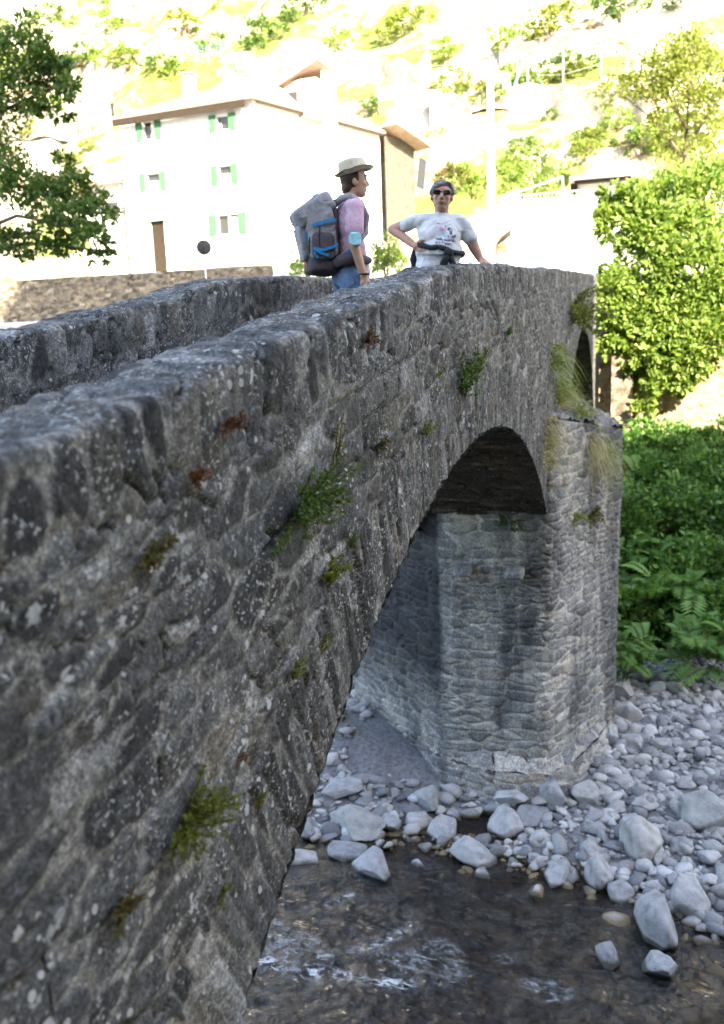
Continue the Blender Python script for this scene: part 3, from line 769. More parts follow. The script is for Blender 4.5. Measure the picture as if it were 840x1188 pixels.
def crown(blobs, n, size, up=.3, clump=.5, fill=.55):
    """leaf positions in uneven clumps spread over ellipsoids (cx,cy,cz,rx,ry,rz)"""
    w = np.array([b[3] * b[4] + b[4] * b[5] + b[3] * b[5] for b in blobs]); w = w / w.sum()
    C = []; D = []
    for b, k in zip(blobs, w):
        m = max(12, int(n * k)); nc = max(5, m // 26)
        cd_ = rdir(nc, .15); cr = RNG.uniform(fill, 1.02, nc)[:, None]
        cc = cd_ * cr
        pick = RNG.integers(0, nc, m)
        j = RNG.normal(0, 1, (m, 3)) * .13 * clump * 2
        q = cc[pick] + j
        C.append(np.array(b[:3]) + q * np.array(b[3:6])); D.append(cd_[pick] * .8 + rdir(m, up) * .9)
    C = np.concatenate(C); D = np.concatenate(D); n = len(C)
    nn = rdir(n, .8)
    Ln = size * RNG.uniform(.35, 1.0, n) ** 1.0 * 1.35
    return C, D, nn, Ln, Ln * RNG.uniform(.45, .7, n)
def bush(name, label, blobs, n, size, mat, group=None, cat='bush', stems=5):
    b0 = np.array(blobs, float)
    base = Vector((b0[:, 0].mean(), b0[:, 1].mean(), (b0[:, 2] - b0[:, 5]).min()))
    bl = [(b[0] - base.x, b[1] - base.y, b[2] - base.z, b[3], b[4], b[5]) for b in blobs]
    root = empty(name, base, 0, label, cat, group)
    leaf_obj('foliage', *crown(bl, n, size), mat, root)
    if not stems: return root
    bm = bmesh.new()
    for i in range(stems):
        b = bl[i % len(bl)]
        e = Vector((b[0] + random.uniform(-.4, .4) * b[3], b[1] + random.uniform(-.4, .4) * b[4], b[2] + random.uniform(-.2, .5) * b[5]))
        a = Vector((e.x * .3, e.y * .3, -.15)); mid = (a + e) / 2 + Vector((random.uniform(-.1, .1), random.uniform(-.1, .1), .1)) * b[5]
        add_tube(bm, [a, mid, e], [.035 * b[5] + .01, .025 * b[5] + .006, .008], 6)
    bm_obj('stem', bm, M_BARK, root, True)
    return root
def wall_plant(name, label, p, rad, nst, lsize, lmat, droop=.25, upb=.7, dens=1.0, out=.6, nrm=(0, -1, 0), spread=1.0, stem_r=.0016):
    """a tuft rooted in a joint: thin stems with small leaves along them"""
    rad *= 1.5; lsize *= 1.35; nst = int(nst * 1.5)
    root = empty(name, p, 0, label, 'plant', 'plants rooted in the bridge wall')
    bm = bmesh.new(); C = []; D = []; nrm = Vector(nrm); side = Vector((nrm.y, -nrm.x, 0))
    for i in range(nst):
        a = random.uniform(-1, 1) * spread
        d = (side * math.sin(a * 1.5) + Vector((0, 0, upb * math.cos(a * 1.2) + random.uniform(-.35, .3))) + nrm * random.uniform(.15, 1) * out).normalized()
        L = rad * random.uniform(.55, 1.15); pts = []
        st = side * random.uniform(-.18, .18) * rad + Vector((0, 0, random.uniform(-.15, .15) * rad)) - nrm * .015
        for k in range(7):
            t = k / 6
            pts.append(st + d * L * t + Vector((0, 0, -droop * L * t * t)) + Vector((random.uniform(-1, 1), random.uniform(-1, 1), random.uniform(-1, 1))) * .03 * L)
        add_tube(bm, pts, [stem_r * (1.2 - .6 * k / 6) for k in range(7)], 5)
        nl = max(4, int(L / lsize * 3.6 * dens))
        for q in range(nl):
            t = random.uniform(.12, 1.0) * 5.999; k = int(t); pos = pts[k].lerp(pts[k + 1], t - k)
            ax = (pts[k + 1] - pts[k]).normalized()
            C.append(pos); D.append(ax * .7 + Vector((random.gauss(0, 1), random.gauss(0, 1), random.gauss(0, 1) + .2)).normalized())
    bm_obj('stem', bm, M_STEM, root, True)
    n = len(C); C = np.array([c[:] for c in C]); D = np.array([c[:] for c in D])
    Ln = lsize * RNG.uniform(.55, 1.25, n)
    leaf_obj('foliage', C, D, rdir(n, .5) + np.array(nrm) * .5, Ln, Ln * RNG.uniform(.4, .6, n), lmat, root)
    return root
def tuft(name, label, p, n, L, mat, out=(0, -1, 0), droop=1.0, spread=.2, width=.006, parent=None, group=None, up=.6):
    """grass: bent tapering blades"""
    V = []; Fq = []; A = []
    out = np.array(out, float); n = int(n * 1.6)
    for i in range(n):
        b = np.array([max(-1.5, min(1.5, random.gauss(0, 1))) * spread, random.gauss(0, spread * .2), max(-1.4, min(1.4, random.gauss(0, 1))) * spread * .55])
        d = out * random.uniform(.1, 1) + np.array([random.gauss(0, .6), random.gauss(0, .35), random.uniform(-.1, 1) * up]); d /= np.linalg.norm(d)
        l = L * random.uniform(.25, 1.0) ** 1.3; sd = np.cross(d, rdir(1)[0]); sd /= np.linalg.norm(sd)
        k0 = len(V); c = random.random()
        for k in range(6):
            t = k / 5; q = b + d * l * t + np.array([0, 0, -droop * l * t * t]); w = width * (1 - t * .92)
            V += [q - sd * w / 2, q + sd * w / 2]; A += [c, c]
        for k in range(5): Fq.append([k0 + 2 * k, k0 + 2 * k + 1, k0 + 2 * k + 3, k0 + 2 * k + 2])
    A = np.array(A); A = np.stack([A] * 4, -1)
    o = from_arrays(name, np.array(V), np.array(Fq), mat, parent, A, False, p)
    return tag(o, label, 'grass tuft' if label else None, group)

# ------------------------------------------------------------------ plants on the masonry
wp = lambda x, y: px(x, y, 1, Y0 - .034)
wall_plant('wall_plant', 'big leafy green plant with long reddish stems on the outer bridge wall', wp(352, 596), .17, 26, .017, M_LEAF, .15, .55, 1.0, .7, spread=1.25)
wall_plant('wall_plant', 'small green and reddish plant below the near end of the coping', wp(180, 652), .06, 10, .012, M_RED, .15, .7, 1.1, .6)
wall_plant('wall_plant', 'yellow-green tuft just below the big leafy plant', wp(387, 674), .085, 18, .010, M_LEAFY, .2, .8, 1.4, .5, spread=.7)
wall_plant('wall_plant', 'tiny dark green tuft between the big plant and the arch', wp(411, 634), .045, 10, .008, M_LEAF, .2, .7, 1.3, .5, spread=.6)
wall_plant('wall_plant', 'round bushy yellow-green plant low on the outer wall', wp(221, 957), .105, 34, .0095, M_LEAFY, .12, .55, 1.5, .9, spread=1.3)
wall_plant('wall_plant', 'dark reddish green tuft low at the near end of the wall', wp(145, 1070), .06, 16, .008, M_RED, .25, .8, 1.5, .5, spread=.5)
wall_plant('wall_plant', 'tiny bright fern right of the dark reddish tuft', wp(263, 1040), .03, 7, .007, M_LEAFY, .2, .7, 1.2, .6)
wall_plant('wall_plant', 'mossy yellow tuft halfway down the wall by the arch ring', wp(345, 787), .055, 12, .008, M_LEAFY, .3, .8, 1.4, .5, spread=.5)
wall_plant('wall_plant', 'thin sparse tuft beside the mossy yellow one', wp(378, 755), .07, 6, .007, M_LEAFY, .4, .9, .9, .5, spread=.35)
wall_plant('wall_plant', 'tiny moss tuft near the lower arch edge', wp(306, 929), .025, 8, .006, M_LEAFY, .2, .7, 1.4, .6)
wall_plant('wall_plant', 'tiny brown dried tuft above the round bushy plant', wp(282, 882), .03, 7, .006, M_BROWN, .5, .4, 1.2, .5)
wall_plant('wall_plant', 'dry rust-brown clump under the coping, the higher of two', wp(270, 494), .042, 14, .012, M_BROWN, .3, .4, 1.4, .8)
wall_plant('wall_plant', 'dry rust-brown clump under the coping, the lower of two', wp(231, 552), .036, 12, .011, M_BROWN, .3, .4, 1.4, .8)
wall_plant('wall_plant', 'small dried brown clump under the coping behind the man', wp(430, 396), .045, 10, .013, M_BROWN, .3, .4, 1.3, .7)
wall_plant('wall_plant', 'sparse upright sprig with few yellow-green leaves', wp(393, 535), .13, 4, .014, M_LEAFY, .05, 1.2, .45, .3, spread=.25)
wall_plant('wall_plant', 'leafy green plant with side branch in the middle of the wall', wp(540, 455), .22, 16, .022, M_LEAF, .15, .9, 1.0, .5, spread=.8)
wall_plant('wall_plant', 'wispy plant with yellow flowers right of the leafy green plant', wp(556, 430), .2, 7, .016, M_LEAFY, .1, .9, .5, .5, spread=.8)
wall_plant('wall_plant', 'small dark tuft left above the arch crown', wp(446, 518), .06, 9, .012, M_RED, .3, .6, 1.2, .6)
wall_plant('wall_plant', 'small olive tuft on the wall just above the arch crown', wp(496, 505), .09, 8, .013, M_LEAFY, .3, .7, 1.0, .5)
wall_plant('wall_plant', 'tiny green sprout high on the wall past the crest', wp(591, 388), .09, 7, .016, M_LEAF, .3, .7, 1.0, .5)
wall_plant('wall_plant', 'bright green plant on the wall near its far end', wp(664, 366), .75, 22, .05, M_LEAFY, .4, .5, 1.0, .6, stem_r=.005)
wall_plant('wall_plant', 'small sprout on the wall above the sprouting green plant', wp(512, 436), .05, 6, .012, M_LEAFY, .3, .7, 1.0, .5)
pcut = lambda x, y, X=13.2: px(x, y, 0, X)
wall_plant('wall_plant', 'small green tuft on the cutwater face near its left side', pcut(668, 600, 13.0) + Vector((-.02, -.02, 0)), .17, 12, .03, M_GRASS, .4, .5, 1.0, .6, nrm=(-.4, -.9, 0))
wall_plant('wall_plant', 'round green tuft on the cutwater face right of the arch springing', pcut(685, 600, 13.35) + Vector((-.02, -.02, 0)), .16, 16, .03, M_RED, .3, .5, 1.3, .6, nrm=(-.4, -.9, 0))
wall_plant('wall_plant', 'green sprig at the pier top under the arch vault', px(592, 607, 0, 12.17), .14, 10, .03, M_LEAF, .4, .6, 1.0, .6, nrm=(-1, 0, 0))
wall_plant('wall_plant', 'small green sprig lower on the pier face under the vault', px(603, 614, 0, 12.17), .09, 7, .025, M_LEAF, .4, .6, 1.0, .6, nrm=(-1, 0, 0))
# grass hanging from the joints and on the cutwater's cap
for (qx, qy, nn_, L, mt_, lab) in ((643, 415, 130, .55, M_GRASS, 'long grass hanging high on the spandrel between the arches'), (648, 452, 200, .6, M_GRASS, 'thick fringe of grass on the spandrel above the cutwater'), (636, 500, 120, .5, M_DRYG, 'dry grass hanging in the corner beside the main arch'), (633, 525, 60, .35, M_DRYG, 'short dry grass low beside the main arch')):
    tuft('grass_tuft', lab, px(qx, qy, 1, Y0 - .03), nn_, L, mt_, (0, -1, 0), 1.1, .24, .014, group='grass on the bridge masonry')
for (qx, qy, X, nn_, L, mt_, lab, dr, out, upv) in ((672, 487, 13.7, 260, .55, M_GRASS, 'bright upright grass clump on the cutwater cap', .5, (-.2, -.5, 0), 1.2), (650, 480, 13.4, 160, .5, M_DRYG, 'pale dry grass on the cutwater cap against the wall', .5, (-.2, -.5, 0), 1.2), (682, 512, 13.55, 220, .65, M_DRYG, 'long dry grass spilling over the cutwater edge', 1.5, (-.5, -.8, 0), .5), (698, 515, 14.0, 170, .6, M_GRASS, 'green grass hanging over the cutwater edge near its nose', 1.5, (-.5, -.8, 0), .5), (662, 520, 13.1, 70, .35, M_GRASS, 'short grass tuft under the cutwater cap', 1.2, (-.5, -.8, 0), .5), (660, 470, 15.0, 150, .6, M_DRYG, 'tall dry grass behind the cutwater cap by the small arch', .5, (-.2, -.3, 0), 1.3), (660, 588, 12.95, 60, .3, M_DRYG, 'dry wisps of grass on the cutwater face', 1.1, (-.5, -.8, 0), .5)):
    tuft('grass_tuft', lab, px(qx, qy, 0, X), nn_, L, mt_, out, dr, .20, .014, group='grass on the bridge masonry', up=upv)

# ------------------------------------------------------------------ people
def skin_mat(name, col):
    mt, nt = mat_new(name); g = NT(nt); co = g.obj()
    c = g.mix(1.0, col, g.ramp(g.noise(14, 4, .6, co), [(.3, (.86, .82, .82)), (.7, (1.1, 1.1, 1.1))]), 'MULTIPLY')
    g.out(g.bsdf(c, .5, g.bump(g.noise(180, 3, .6, co), .15, .002), .35)); return mt
def cloth(name, col, var=.18, sc=9, fold=.5):
    mt, nt = mat_new(name); g = NT(nt); co = g.obj()
    c = g.mix(1.0, col, g.ramp(g.noise(sc, 5, .6, co), [(.3, (1 - var,) * 3), (.7, (1 + var,) * 3)]), 'MULTIPLY')
    h = g.math('ADD', g.noise(9, 3, .5, co, 1.2), g.math('MULTIPLY', g.noise(260, 2, .5, co), .06))
    g.out(g.bsdf(c, .85, g.bump(h, fold, .03), .15)); return mt
M_SKIN = skin_mat('skin', (.46, .27, .20)); M_SKIN2 = skin_mat('tanned_skin', (.42, .235, .175))
M_HAIR = simple('brown_hair', (.045, .028, .02), .55, .35, 40, .6, 120); M_GREYH = simple('grey_hair', (.12, .12, .13), .5, .5, 35, .6, 120)
M_DARK = simple('dark_fabric', (.022, .025, .03), .8); M_LENS = simple('dark_lens', (.012, .008, .008), .15, .1, 6, 0)
M_WHITE = cloth('white_cotton', (.60, .61, .65), .06, 9, 1.0); M_JEANS = cloth('denim', (.13, .22, .38), .3, 14, .7); M_JEANS2 = cloth('grey_trouser', (.16, .18, .24), .2)
mt, nt = mat_new('pink_tie_dye'); g = NT(nt); co = g.obj(); sx = g.n('SeparateXYZ'); g.l(co, sx.inputs[0])
hh = g.math('ADD', sx.outputs[2], g.math('MULTIPLY', g.noise(9, 4, .6, co), .12))
c = g.ramp(hh, [(.98, (.5, .42, .45)), (1.0, (.5, .42, .45))])
c = g.mix(g.ramp(g.math('SUBTRACT', hh, .5), [(.46, (1, 1, 1)), (.56, (0, 0, 0))]), (.54, .36, .47), (.56, .50, .54))
c = g.mix(.8, c, g.ramp(g.noise(26, 5, .7, co), [(.3, (.8, .68, .76)), (.7, (1.15, 1.25, 1.2))]), 'MULTIPLY')
g.out(g.bsdf(c, .85, g.bump(g.noise(10, 3, .5, co, 1.2), .5, .03), .15)); M_PINK = mt
M_MASK = cloth('mask_blue', (.30, .58, .68), .08)
M_STRAW = simple('straw', (.52, .46, .36), .75, .18, 30, .5, 150, .2)
M_PACK = cloth('grey_pack_cloth', (.27, .27, .30), .2, 14, .9); M_PACKD = cloth('dark_pack_cloth', (.085, .075, .09), .2); M_BLUE = simple('blue_webbing', (.012, .19, .45), .6); M_ORANGE = simple('orange_tag', (.75, .12, .04), .6)
M_SOLE = simple('shoe', (.06, .055, .05), .7)

def hand(W, d, nrm, thumb, L=.18, curl=.5):
    """palm and five curled fingers; W wrist, d along the hand, nrm out of the palm, thumb side direction"""
    W = Vector(W); d = Vector(d).normalized(); n = Vector(nrm); n = (n - d * n.dot(d)).normalized(); s = Vector(thumb); s = (s - d * s.dot(d) - n * s.dot(n)).normalized()
    out = [('c', W, W + d * .03, .026, .030)]
    for k, (off, ln) in enumerate(((.030, .072), (.010, .08), (-.011, .075), (-.030, .058))):
        kn = W + d * .088 + s * off
        out.append(('c', W + d * .02 + s * off * .7, kn, .016, .0125))
        c1 = (d * math.cos(curl * .6) + n * math.sin(curl * .6)); c2 = (d * math.cos(curl * 1.6) + n * math.sin(curl * 1.6))
        m_ = kn + c1 * ln * .55
        out += [('c', kn, m_, .0105, .0095), ('c', m_, m_ + c2 * ln * .5, .0095, .008)]
    t1 = W + d * .035 + s * .035; t2 = t1 + (d * .7 + s * .7).normalized() * .035; 
    out += [('c', W + d * .02 + s * .015, t1, .018, .014), ('c', t1, t2, .0125, .0115), ('c', t2, t2 + (d * .9 + s * .3 + n * .3).normalized() * .03, .011, .009)]
    return out
ROT = lambda ax, deg: Matrix.Rotation(math.radians(deg), 3, ax)

def head(c, s=1.0, nose=1.0):
    x, y, z = c; e = lambda dx, dy, dz, r, *k: ('e', (x + dx * s, y + dy * s, z + dz * s), tuple(q * s for q in r), *k)
    cc = lambda a, b, r1, r2: ('c', (x + a[0] * s, y + a[1] * s, z + a[2] * s), (x + b[0] * s, y + b[1] * s, z + b[2] * s), r1 * s, r2 * s)
    return [e(0, 0, .03, (.096, .076, .092)), e(.03, 0, -.035, (.066, .062, .075)), e(.055, 0, -.088, (.034, .036, .026)), e(.02, .0, -.065, (.06, .058, .045)),
            cc((.082, 0, .03), (.108 * 1.0, 0, -.018), .011, .0145 * nose), e(.098, 0, -.024, (.016, .019, .011)), e(.082, .03, .04, (.016, .03, .009)), e(.082, -.03, .04, (.016, .03, .009)),
            e(.089, 0, -.052, (.012, .025, .007)), e(.086, 0, -.064, (.012, .022, .008)), e(.058, .04, -.02, (.03, .02, .022)), e(.058, -.04, -.02, (.03, .02, .022)),
            e(-.012, .077, -.005, (.022, .010, .033), ROT('Y', -12)), e(-.012, -.077, -.005, (.022, .010, .033), ROT('Y', -12))]

# --- the man
mx_, my_ = 6.62, 2.08; mz = float(deck(np.array([mx_]))[0]) + .01
man = empty('person', (mx_, my_, mz), math.radians(-60), 'man in straw hat and pink shirt with large grey backpack, seen in profile', 'person')
hc = (.055, 0, 1.575)
b = head(hc, .98, 1.1)
b += [('c', (.0, 0, 1.40), (.03, 0, 1.52), .058, .052), ('e', (0, 0, 1.28), (.105, .165, .17)), ('e', (.01, 0, 1.10), (.095, .14, .16)), ('e', (0, 0, .95), (.11, .155, .12)),
      ('c', (0, .15, 1.375), (0, -.15, 1.375), .05, .05)]
SH, EL, WR = (.01, -.195, 1.365), (-.015, -.245, 1.09), (.055, -.225, .86)
b += [('c', SH, EL, .050, .040), ('c', EL, WR, .040, .027)] + hand(WR, (.12, .05, -1), (0, 1, 0), (1, .2, 0), curl=.6)
SH2, EL2, WR2 = (.01, .195, 1.365), (.02, .25, 1.09), (.12, .22, .88)
b += [('c', SH2, EL2, .050, .040), ('c', EL2, WR2, .040, .027)] + hand(WR2, (.2, 0, -1), (0, -1, 0), (1, 0, 0), curl=.6)
for sy, fx in ((-1, .02), (1, -.03)):
    b += [('c', (0, sy * .085, .9), (fx + .02, sy * .09, .49), .075, .052), ('c', (fx + .02, sy * .09, .49), (fx, sy * .095, .09), .052, .036), ('c', (fx - .02, sy * .095, .05), (fx + .15, sy * .11, .035), .035, .03)]
body = fuse('body', b, .007, 2, M_SKIN, man)
shm = fuse('shirt', [('e', (0, 0, 1.27), (.125, .185, .175)), ('e', (.005, 0, 1.10), (.118, .165, .17)), ('c', (.005, 0, 1.0), (.01, 0, .925), .135, .145), ('c', (0, .15, 1.37), (0, -.15, 1.37), .066, .066), ('c', (-.005, 0, 1.36), (.0, 0, 1.43), .09, .064),
               ('c', SH, Vector(SH).lerp(Vector(EL), .52), .068, .072), ('c', SH2, Vector(SH2).lerp(Vector(EL2), .52), .068, .072)], .010, 4, M_PINK, man); wobble(shm, .009, 10, 4)
jp = [('e', (-.012, 0, .90), (.135, .172, .12))]
for sy, fx in ((-1, .03), (1, -.05)):
    jp += [('c', (-.01, sy * .082, .87), (fx + .02, sy * .09, .49), .103, .075), ('c', (fx + .02, sy * .09, .49), (fx, sy * .095, .12), .074, .062)]
jn = fuse('jeans', jp, .010, 3, M_JEANS, man); wobble(jn, .011, 11, 3); wobble(jn, .006, 26, 3)
for sy, fx in ((-1, .02), (1, -.03)):
    bm = bmesh.new(); add_superell(bm, (fx + .05, sy * .1, .045), (.14, .05, .05), .7, .7); bm_obj('shoe', bm, M_SOLE, man, True)
hr = fuse('hair', [('e', (hc[0] - .022, 0, hc[2] + .03), (.088, .083, .092)), ('e', (hc[0] - .055, 0, hc[2] - .04), (.045, .062, .06)), ('c', (hc[0] + .008, -.076, hc[2] + .04), (hc[0] + .008, -.078, hc[2] + .005), .012, .007), ('c', (hc[0] + .008, .076, hc[2] + .04), (hc[0] + .008, .078, hc[2] + .005), .012, .007)], .008, 1, M_HAIR, man)
for sy in (-1, 1):
    bm = bmesh.new(); bmesh.ops.create_uvsphere(bm, u_segments=10, v_segments=8, radius=.009); bm_obj('eye', bm, M_DARK, man, True, Vector((hc[0] + .083, sy * .03, hc[2] + .018)))
    bm = bmesh.new(); add_superell(bm, (hc[0] + .092, sy * .032, hc[2] + .042), (.006, .022, .005), .8, .8); bm_obj('eyebrow', bm, M_HAIR, man, True)
# fedora
HM = Matrix.Translation((hc[0] + .002, 0, hc[2] + .062)) @ Matrix.Rotation(math.radians(-15), 4, 'Y') @ Matrix.Diagonal((1.12, .95, 1, 1))
bm = bmesh.new(); add_lathe(bm, [(.140, .006), (.143, .012), (.137, .014), (.117, .002), (.101, .004), (.099, .03), (.093, .085), (.084, .103), (.055, .110), (.02, .096), (.0005, .092), (.0005, .086), (.05, .10), (.078, .095), (.088, .05), (.092, -.002), (.117, -.006), (.136, .002)], 40, HM)
for v in bm.verts:
    l = HM.inverted() @ v.co
    if l.z < .03 and math.hypot(l.x, l.y) > .11: v.co.z += .022 * (abs(l.y) / .14) ** 2 - .006 * max(0, l.x / .14) + (.012 if l.x < -.08 else 0)
    if l.z > .06 and l.x > 0: v.co += Vector((0, -.18 * l.y, -.012 * l.x / .1))
hat = bm_obj('straw_hat', bm, M_STRAW, man, True)
bm = bmesh.new(); add_lathe(bm, [(.1015, .007), (.1022, .008), (.1005, .032), (.0985, .032)], 40, HM); bm_obj('hat_band', bm, M_DARK, hat, True)
bm = bmesh.new(); add_superell(bm, (0, 0, 0), (.047, .014, .046), .5, .6); fm = bm_obj('face_mask', bm, M_MASK, man, True, Vector((-.022, -.287, 1.135))); wobble(fm, .008, 30, 2)
bm = bmesh.new(); add_tube(bm, [(-.06, -.24, 1.16), (-.03, -.285, 1.17), (.03, -.27, 1.16), (.035, -.22, 1.14)], .004, 6); bm_obj('mask_loop', bm, M_WHITE, fm and man, True)
bm = bmesh.new(); add_tube(bm, [Vector((WR[0], WR[1], WR[2])) + Vector((.036 * math.cos(t), .033 * math.sin(t), .03)) for t in np.linspace(0, 2 * PI, 16)], .007, 6); bm_obj('wristband', bm, M_DARK, man, True)

# --- his backpack
pack = empty('backpack', (mx_, my_, mz), math.radians(-60), 'large grey hiking backpack with blue straps on the back of the man', 'backpack')
def soft(name, c, r, mat, e=.42, rot=None, wob=.008, seed=0, parent=None, sc=9):
    bm = bmesh.new(); add_superell(bm, (0, 0, 0), r, e, e, rot, 36, 22); o = bm_obj(name, bm, mat, parent or pack, True, Vector(c)); wobble(o, wob, sc, seed); return o
TL = ROT('Y', -7)
soft('main_compartment', (-.235, 0, 1.20), (.115, .165, .215), M_PACK, .34, TL, .008, 1)
soft('bottom_compartment', (-.225, 0, .985), (.115, .16, .085), M_PACKD, .5, ROT('Y', 4), .008, 2)
soft('top_lid', (-.275, 0, 1.365), (.165, .155, .078), M_PACK, .36, ROT('Y', -30), .007, 3)
soft('back_panel', (-.125, 0, 1.19), (.022, .13, .24), M_PACKD, .4, None, .003, 4)
soft('front_pocket', (-.36, 0, 1.13), (.035, .11, .13), M_PACK, .45, ROT('Y', -10), .006, 5)
for sy in (-1, 1):
    soft('side_pocket', (-.23, sy * .165, 1.10), (.085, .025, .10), M_PACKD if sy < 0 else M_PACK, .5, None, .006, 6 + sy)
    bm = bmesh.new()
    add_tube(bm, [(-.12, sy * .09, 1.40), (-.07, sy * .10, 1.445), (.0, sy * .115, 1.452), (.07, sy * .12, 1.41), (.115, sy * .125, 1.31), (.10, sy * .145, 1.19), (.0, sy * .175, 1.09), (-.11, sy * .15, 1.03)], [.026, .028, .028, .027, .025, .02, .013, .012], 10)
    for v in bm.verts: pass
    bm_obj('shoulder_strap', bm, M_PACK if sy < 0 else M_PACKD, pack, True)
    bm = bmesh.new(); add_tube(bm, [(-.15, sy * .13, .99), (-.06, sy * .175, 1.0), (.04, sy * .17, 1.0), (.12, sy * .10, 1.0), (.145, 0, 1.0)], [.045, .045, .04, .03, .02], 10); bm_obj('hip_belt', bm, M_PACKD, pack, True)
def strap(pts, w, mat=M_BLUE, name='blue_strap'):
    bm = bmesh.new(); pts = [Vector(p) for p in pts]; rows = []
    for i, p in enumerate(pts):
        d = (pts[min(i + 1, len(pts) - 1)] - pts[max(0, i - 1)]).normalized(); o = Vector((-.2, -1, 0)) if p.y < -.1 else Vector((-1, 0, 0))
        s = d.cross(o).normalized() * w / 2; n = o.normalized() * .004
        rows.append([bm.verts.new(p + s), bm.verts.new(p - s), bm.verts.new(p - s - n), bm.verts.new(p + s - n)])
    for a, c in zip(rows, rows[1:]):
        for k in range(4): bm.faces.new((a[k], a[(k + 1) % 4], c[(k + 1) % 4], c[k]))
    bm.faces.new(rows[0]); bm.faces.new(rows[-1][::-1])
    return bm_obj(name, bm, mat, pack, False)
strap([(-.13, -.172, 1.285), (-.2, -.186, 1.275), (-.28, -.182, 1.255), (-.335, -.14, 1.235)], .022)
strap([(-.335, -.14, 1.235), (-.34, -.14, 1.2), (-.35, -.13, 1.15)], .02)
strap([(-.125, -.18, 1.115), (-.17, -.199, 1.09), (-.24, -.203, 1.07), (-.31, -.186, 1.085)], .020)
strap([(-.31, -.186, 1.085), (-.26, -.201, 1.05), (-.2, -.201, 1.03)], .018)
strap([(-.30, -.187, 1.08), (-.30, -.187, 1.04), (-.28, -.185, 1.015)], .016)
strap([(-.02, -.196, 1.09), (-.05, -.19, 1.05), (-.09, -.178, 1.02)], .018)
strap([(-.24, -.10, 1.475), (-.27, -.12, 1.46), (-.3, -.135, 1.43)], .022)
strap([(-.33, -.10, 1.41), (-.36, -.11, 1.38)], .022)
strap([(-.36, -.09, 1.40), (-.41, -.09, 1.33), (-.425, -.07, 1.29)], .016, simple('brown_webbing', (.10, .045, .05), .7), 'brown_strap')
strap([(-.255, -.186, 1.24), (-.265, -.19, 1.16), (-.265, -.195, 1.09)], .010, M_DARK, 'dark_cord')
strap([(-.32, -.152, 1.22), (-.335, -.15, 1.12), (-.335, -.145, 1.05)], .010, M_DARK, 'dark_cord')
strap([(-.36, -.075, 1.0), (-.345, -.078, .955)], .02, M_ORANGE, 'orange_tag')
bm = bmesh.new(); add_tube(bm, [(-.43, -.05, 1.27), (-.455, -.05, 1.25), (-.445, -.05, 1.21), (-.42, -.05, 1.22)], .006, 6); bm_obj('buckle', bm, M_DARK, pack, True)

# --- the woman
wx_, wy_ = 7.93, 1.665; wz = float(deck(np.array([wx_]))[0]) + .01
wom = empty('person', (wx_ - .02, wy_ + .09, wz), math.radians(191), 'woman in white printed t-shirt and sunglasses with one hand on hip leaning on the parapet', 'person')
hc = (.03, -.005, 1.54)
b = head(hc, 1.06, .95)
b += [('c', (-.005, 0, 1.35), (.01, 0, 1.46), .062, .056), ('e', (0, 0, 1.24), (.11, .17, .16)), ('e', (.01, 0, 1.2), (.10, .14, .11)), ('e', (.01, 0, 1.06), (.105, .15, .15)), ('e', (-.01, 0, .93), (.12, .165, .14)), ('c', (0, .15, 1.33), (0, -.15, 1.33), .052, .052)]
SH, EL, WR = (-.0, -.185, 1.335), (-.11, -.385, 1.265), (.05, -.20, 1.12)
SH2, EL2, WR2 = (0, .185, 1.32), (-.02, .285, 1.12), (-.025, .36, 1.015)
PT = float(ztop(np.array([8.0]))[0]) - wz
WR2 = (-.01, .335, PT + .088)
b += [('c', SH, EL, .055, .045), ('c', EL, WR, .045, .030)] + hand(WR, (.7, .75, -.3), (-.3, .9, -.1), (0, -.2, 1), curl=.3)
b += [('c', SH2, EL2, .055, .044), ('c', EL2, WR2, .044, .030)] + hand(WR2, (.35, .45, -.28), (0, .1, -1), (1, -.2, 0), curl=.3)
for sy in (-1, 1):
    b += [('c', (-.01, sy * .09, .85), (.0, sy * .1, .47), .085, .055), ('c', (0, sy * .1, .47), (-.02, sy * .1, .08), .055, .036), ('c', (-.03, sy * .1, .05), (.13, sy * .12, .035), .034, .03)]
fuse('body', b, .007, 2, M_SKIN2, wom)
SHIRT = [('e', (0, 0, 1.25), (.122, .185, .155)), ('e', (.035, .07, 1.2), (.098, .10, .11)), ('e', (.035, -.07, 1.2), (.098, .10, .11)), ('e', (.015, 0, 1.08), (.145, .19, .17)), ('c', (.0, 0, 1.02), (-.005, 0, .955), .168, .185), ('c', (0, .15, 1.335), (0, -.15, 1.335), .068, .068), ('c', (0, 0, 1.32), (.0, 0, 1.345), .10, .085),
         ('c', SH, Vector(SH).lerp(Vector(EL), .50), .060, .062), ('c', SH2, Vector(SH2).lerp(Vector(EL2), .58), .060, .060)]
sh = fuse('shirt', SHIRT, .010, 12, M_WHITE, wom); wobble(sh, .008, 9, 2); wobble(sh, .004, 22, 5)
for v in sh.data.vertices:
    if v.co.z < 1.04: v.co.x *= .84
    if v.co.z < .93: v.co.z = .93 + (v.co.z - .93) * .15
jp = [('e', (-.012, 0, .90), (.14, .185, .13))]
for sy in (-1, 1):
    jp += [('c', (-.01, sy * .09, .88), (0, sy * .1, .47), .112, .078), ('c', (0, sy * .1, .47), (-.02, sy * .1, .12), .077, .062)]
fuse('trousers', jp, .012, 3, M_JEANS2, wom)
for sy in (-1, 1):
    bm = bmesh.new(); add_superell(bm, (.03, sy * .11, .045), (.13, .05, .05), .7, .7); bm_obj('shoe', bm, M_SOLE, wom, True)
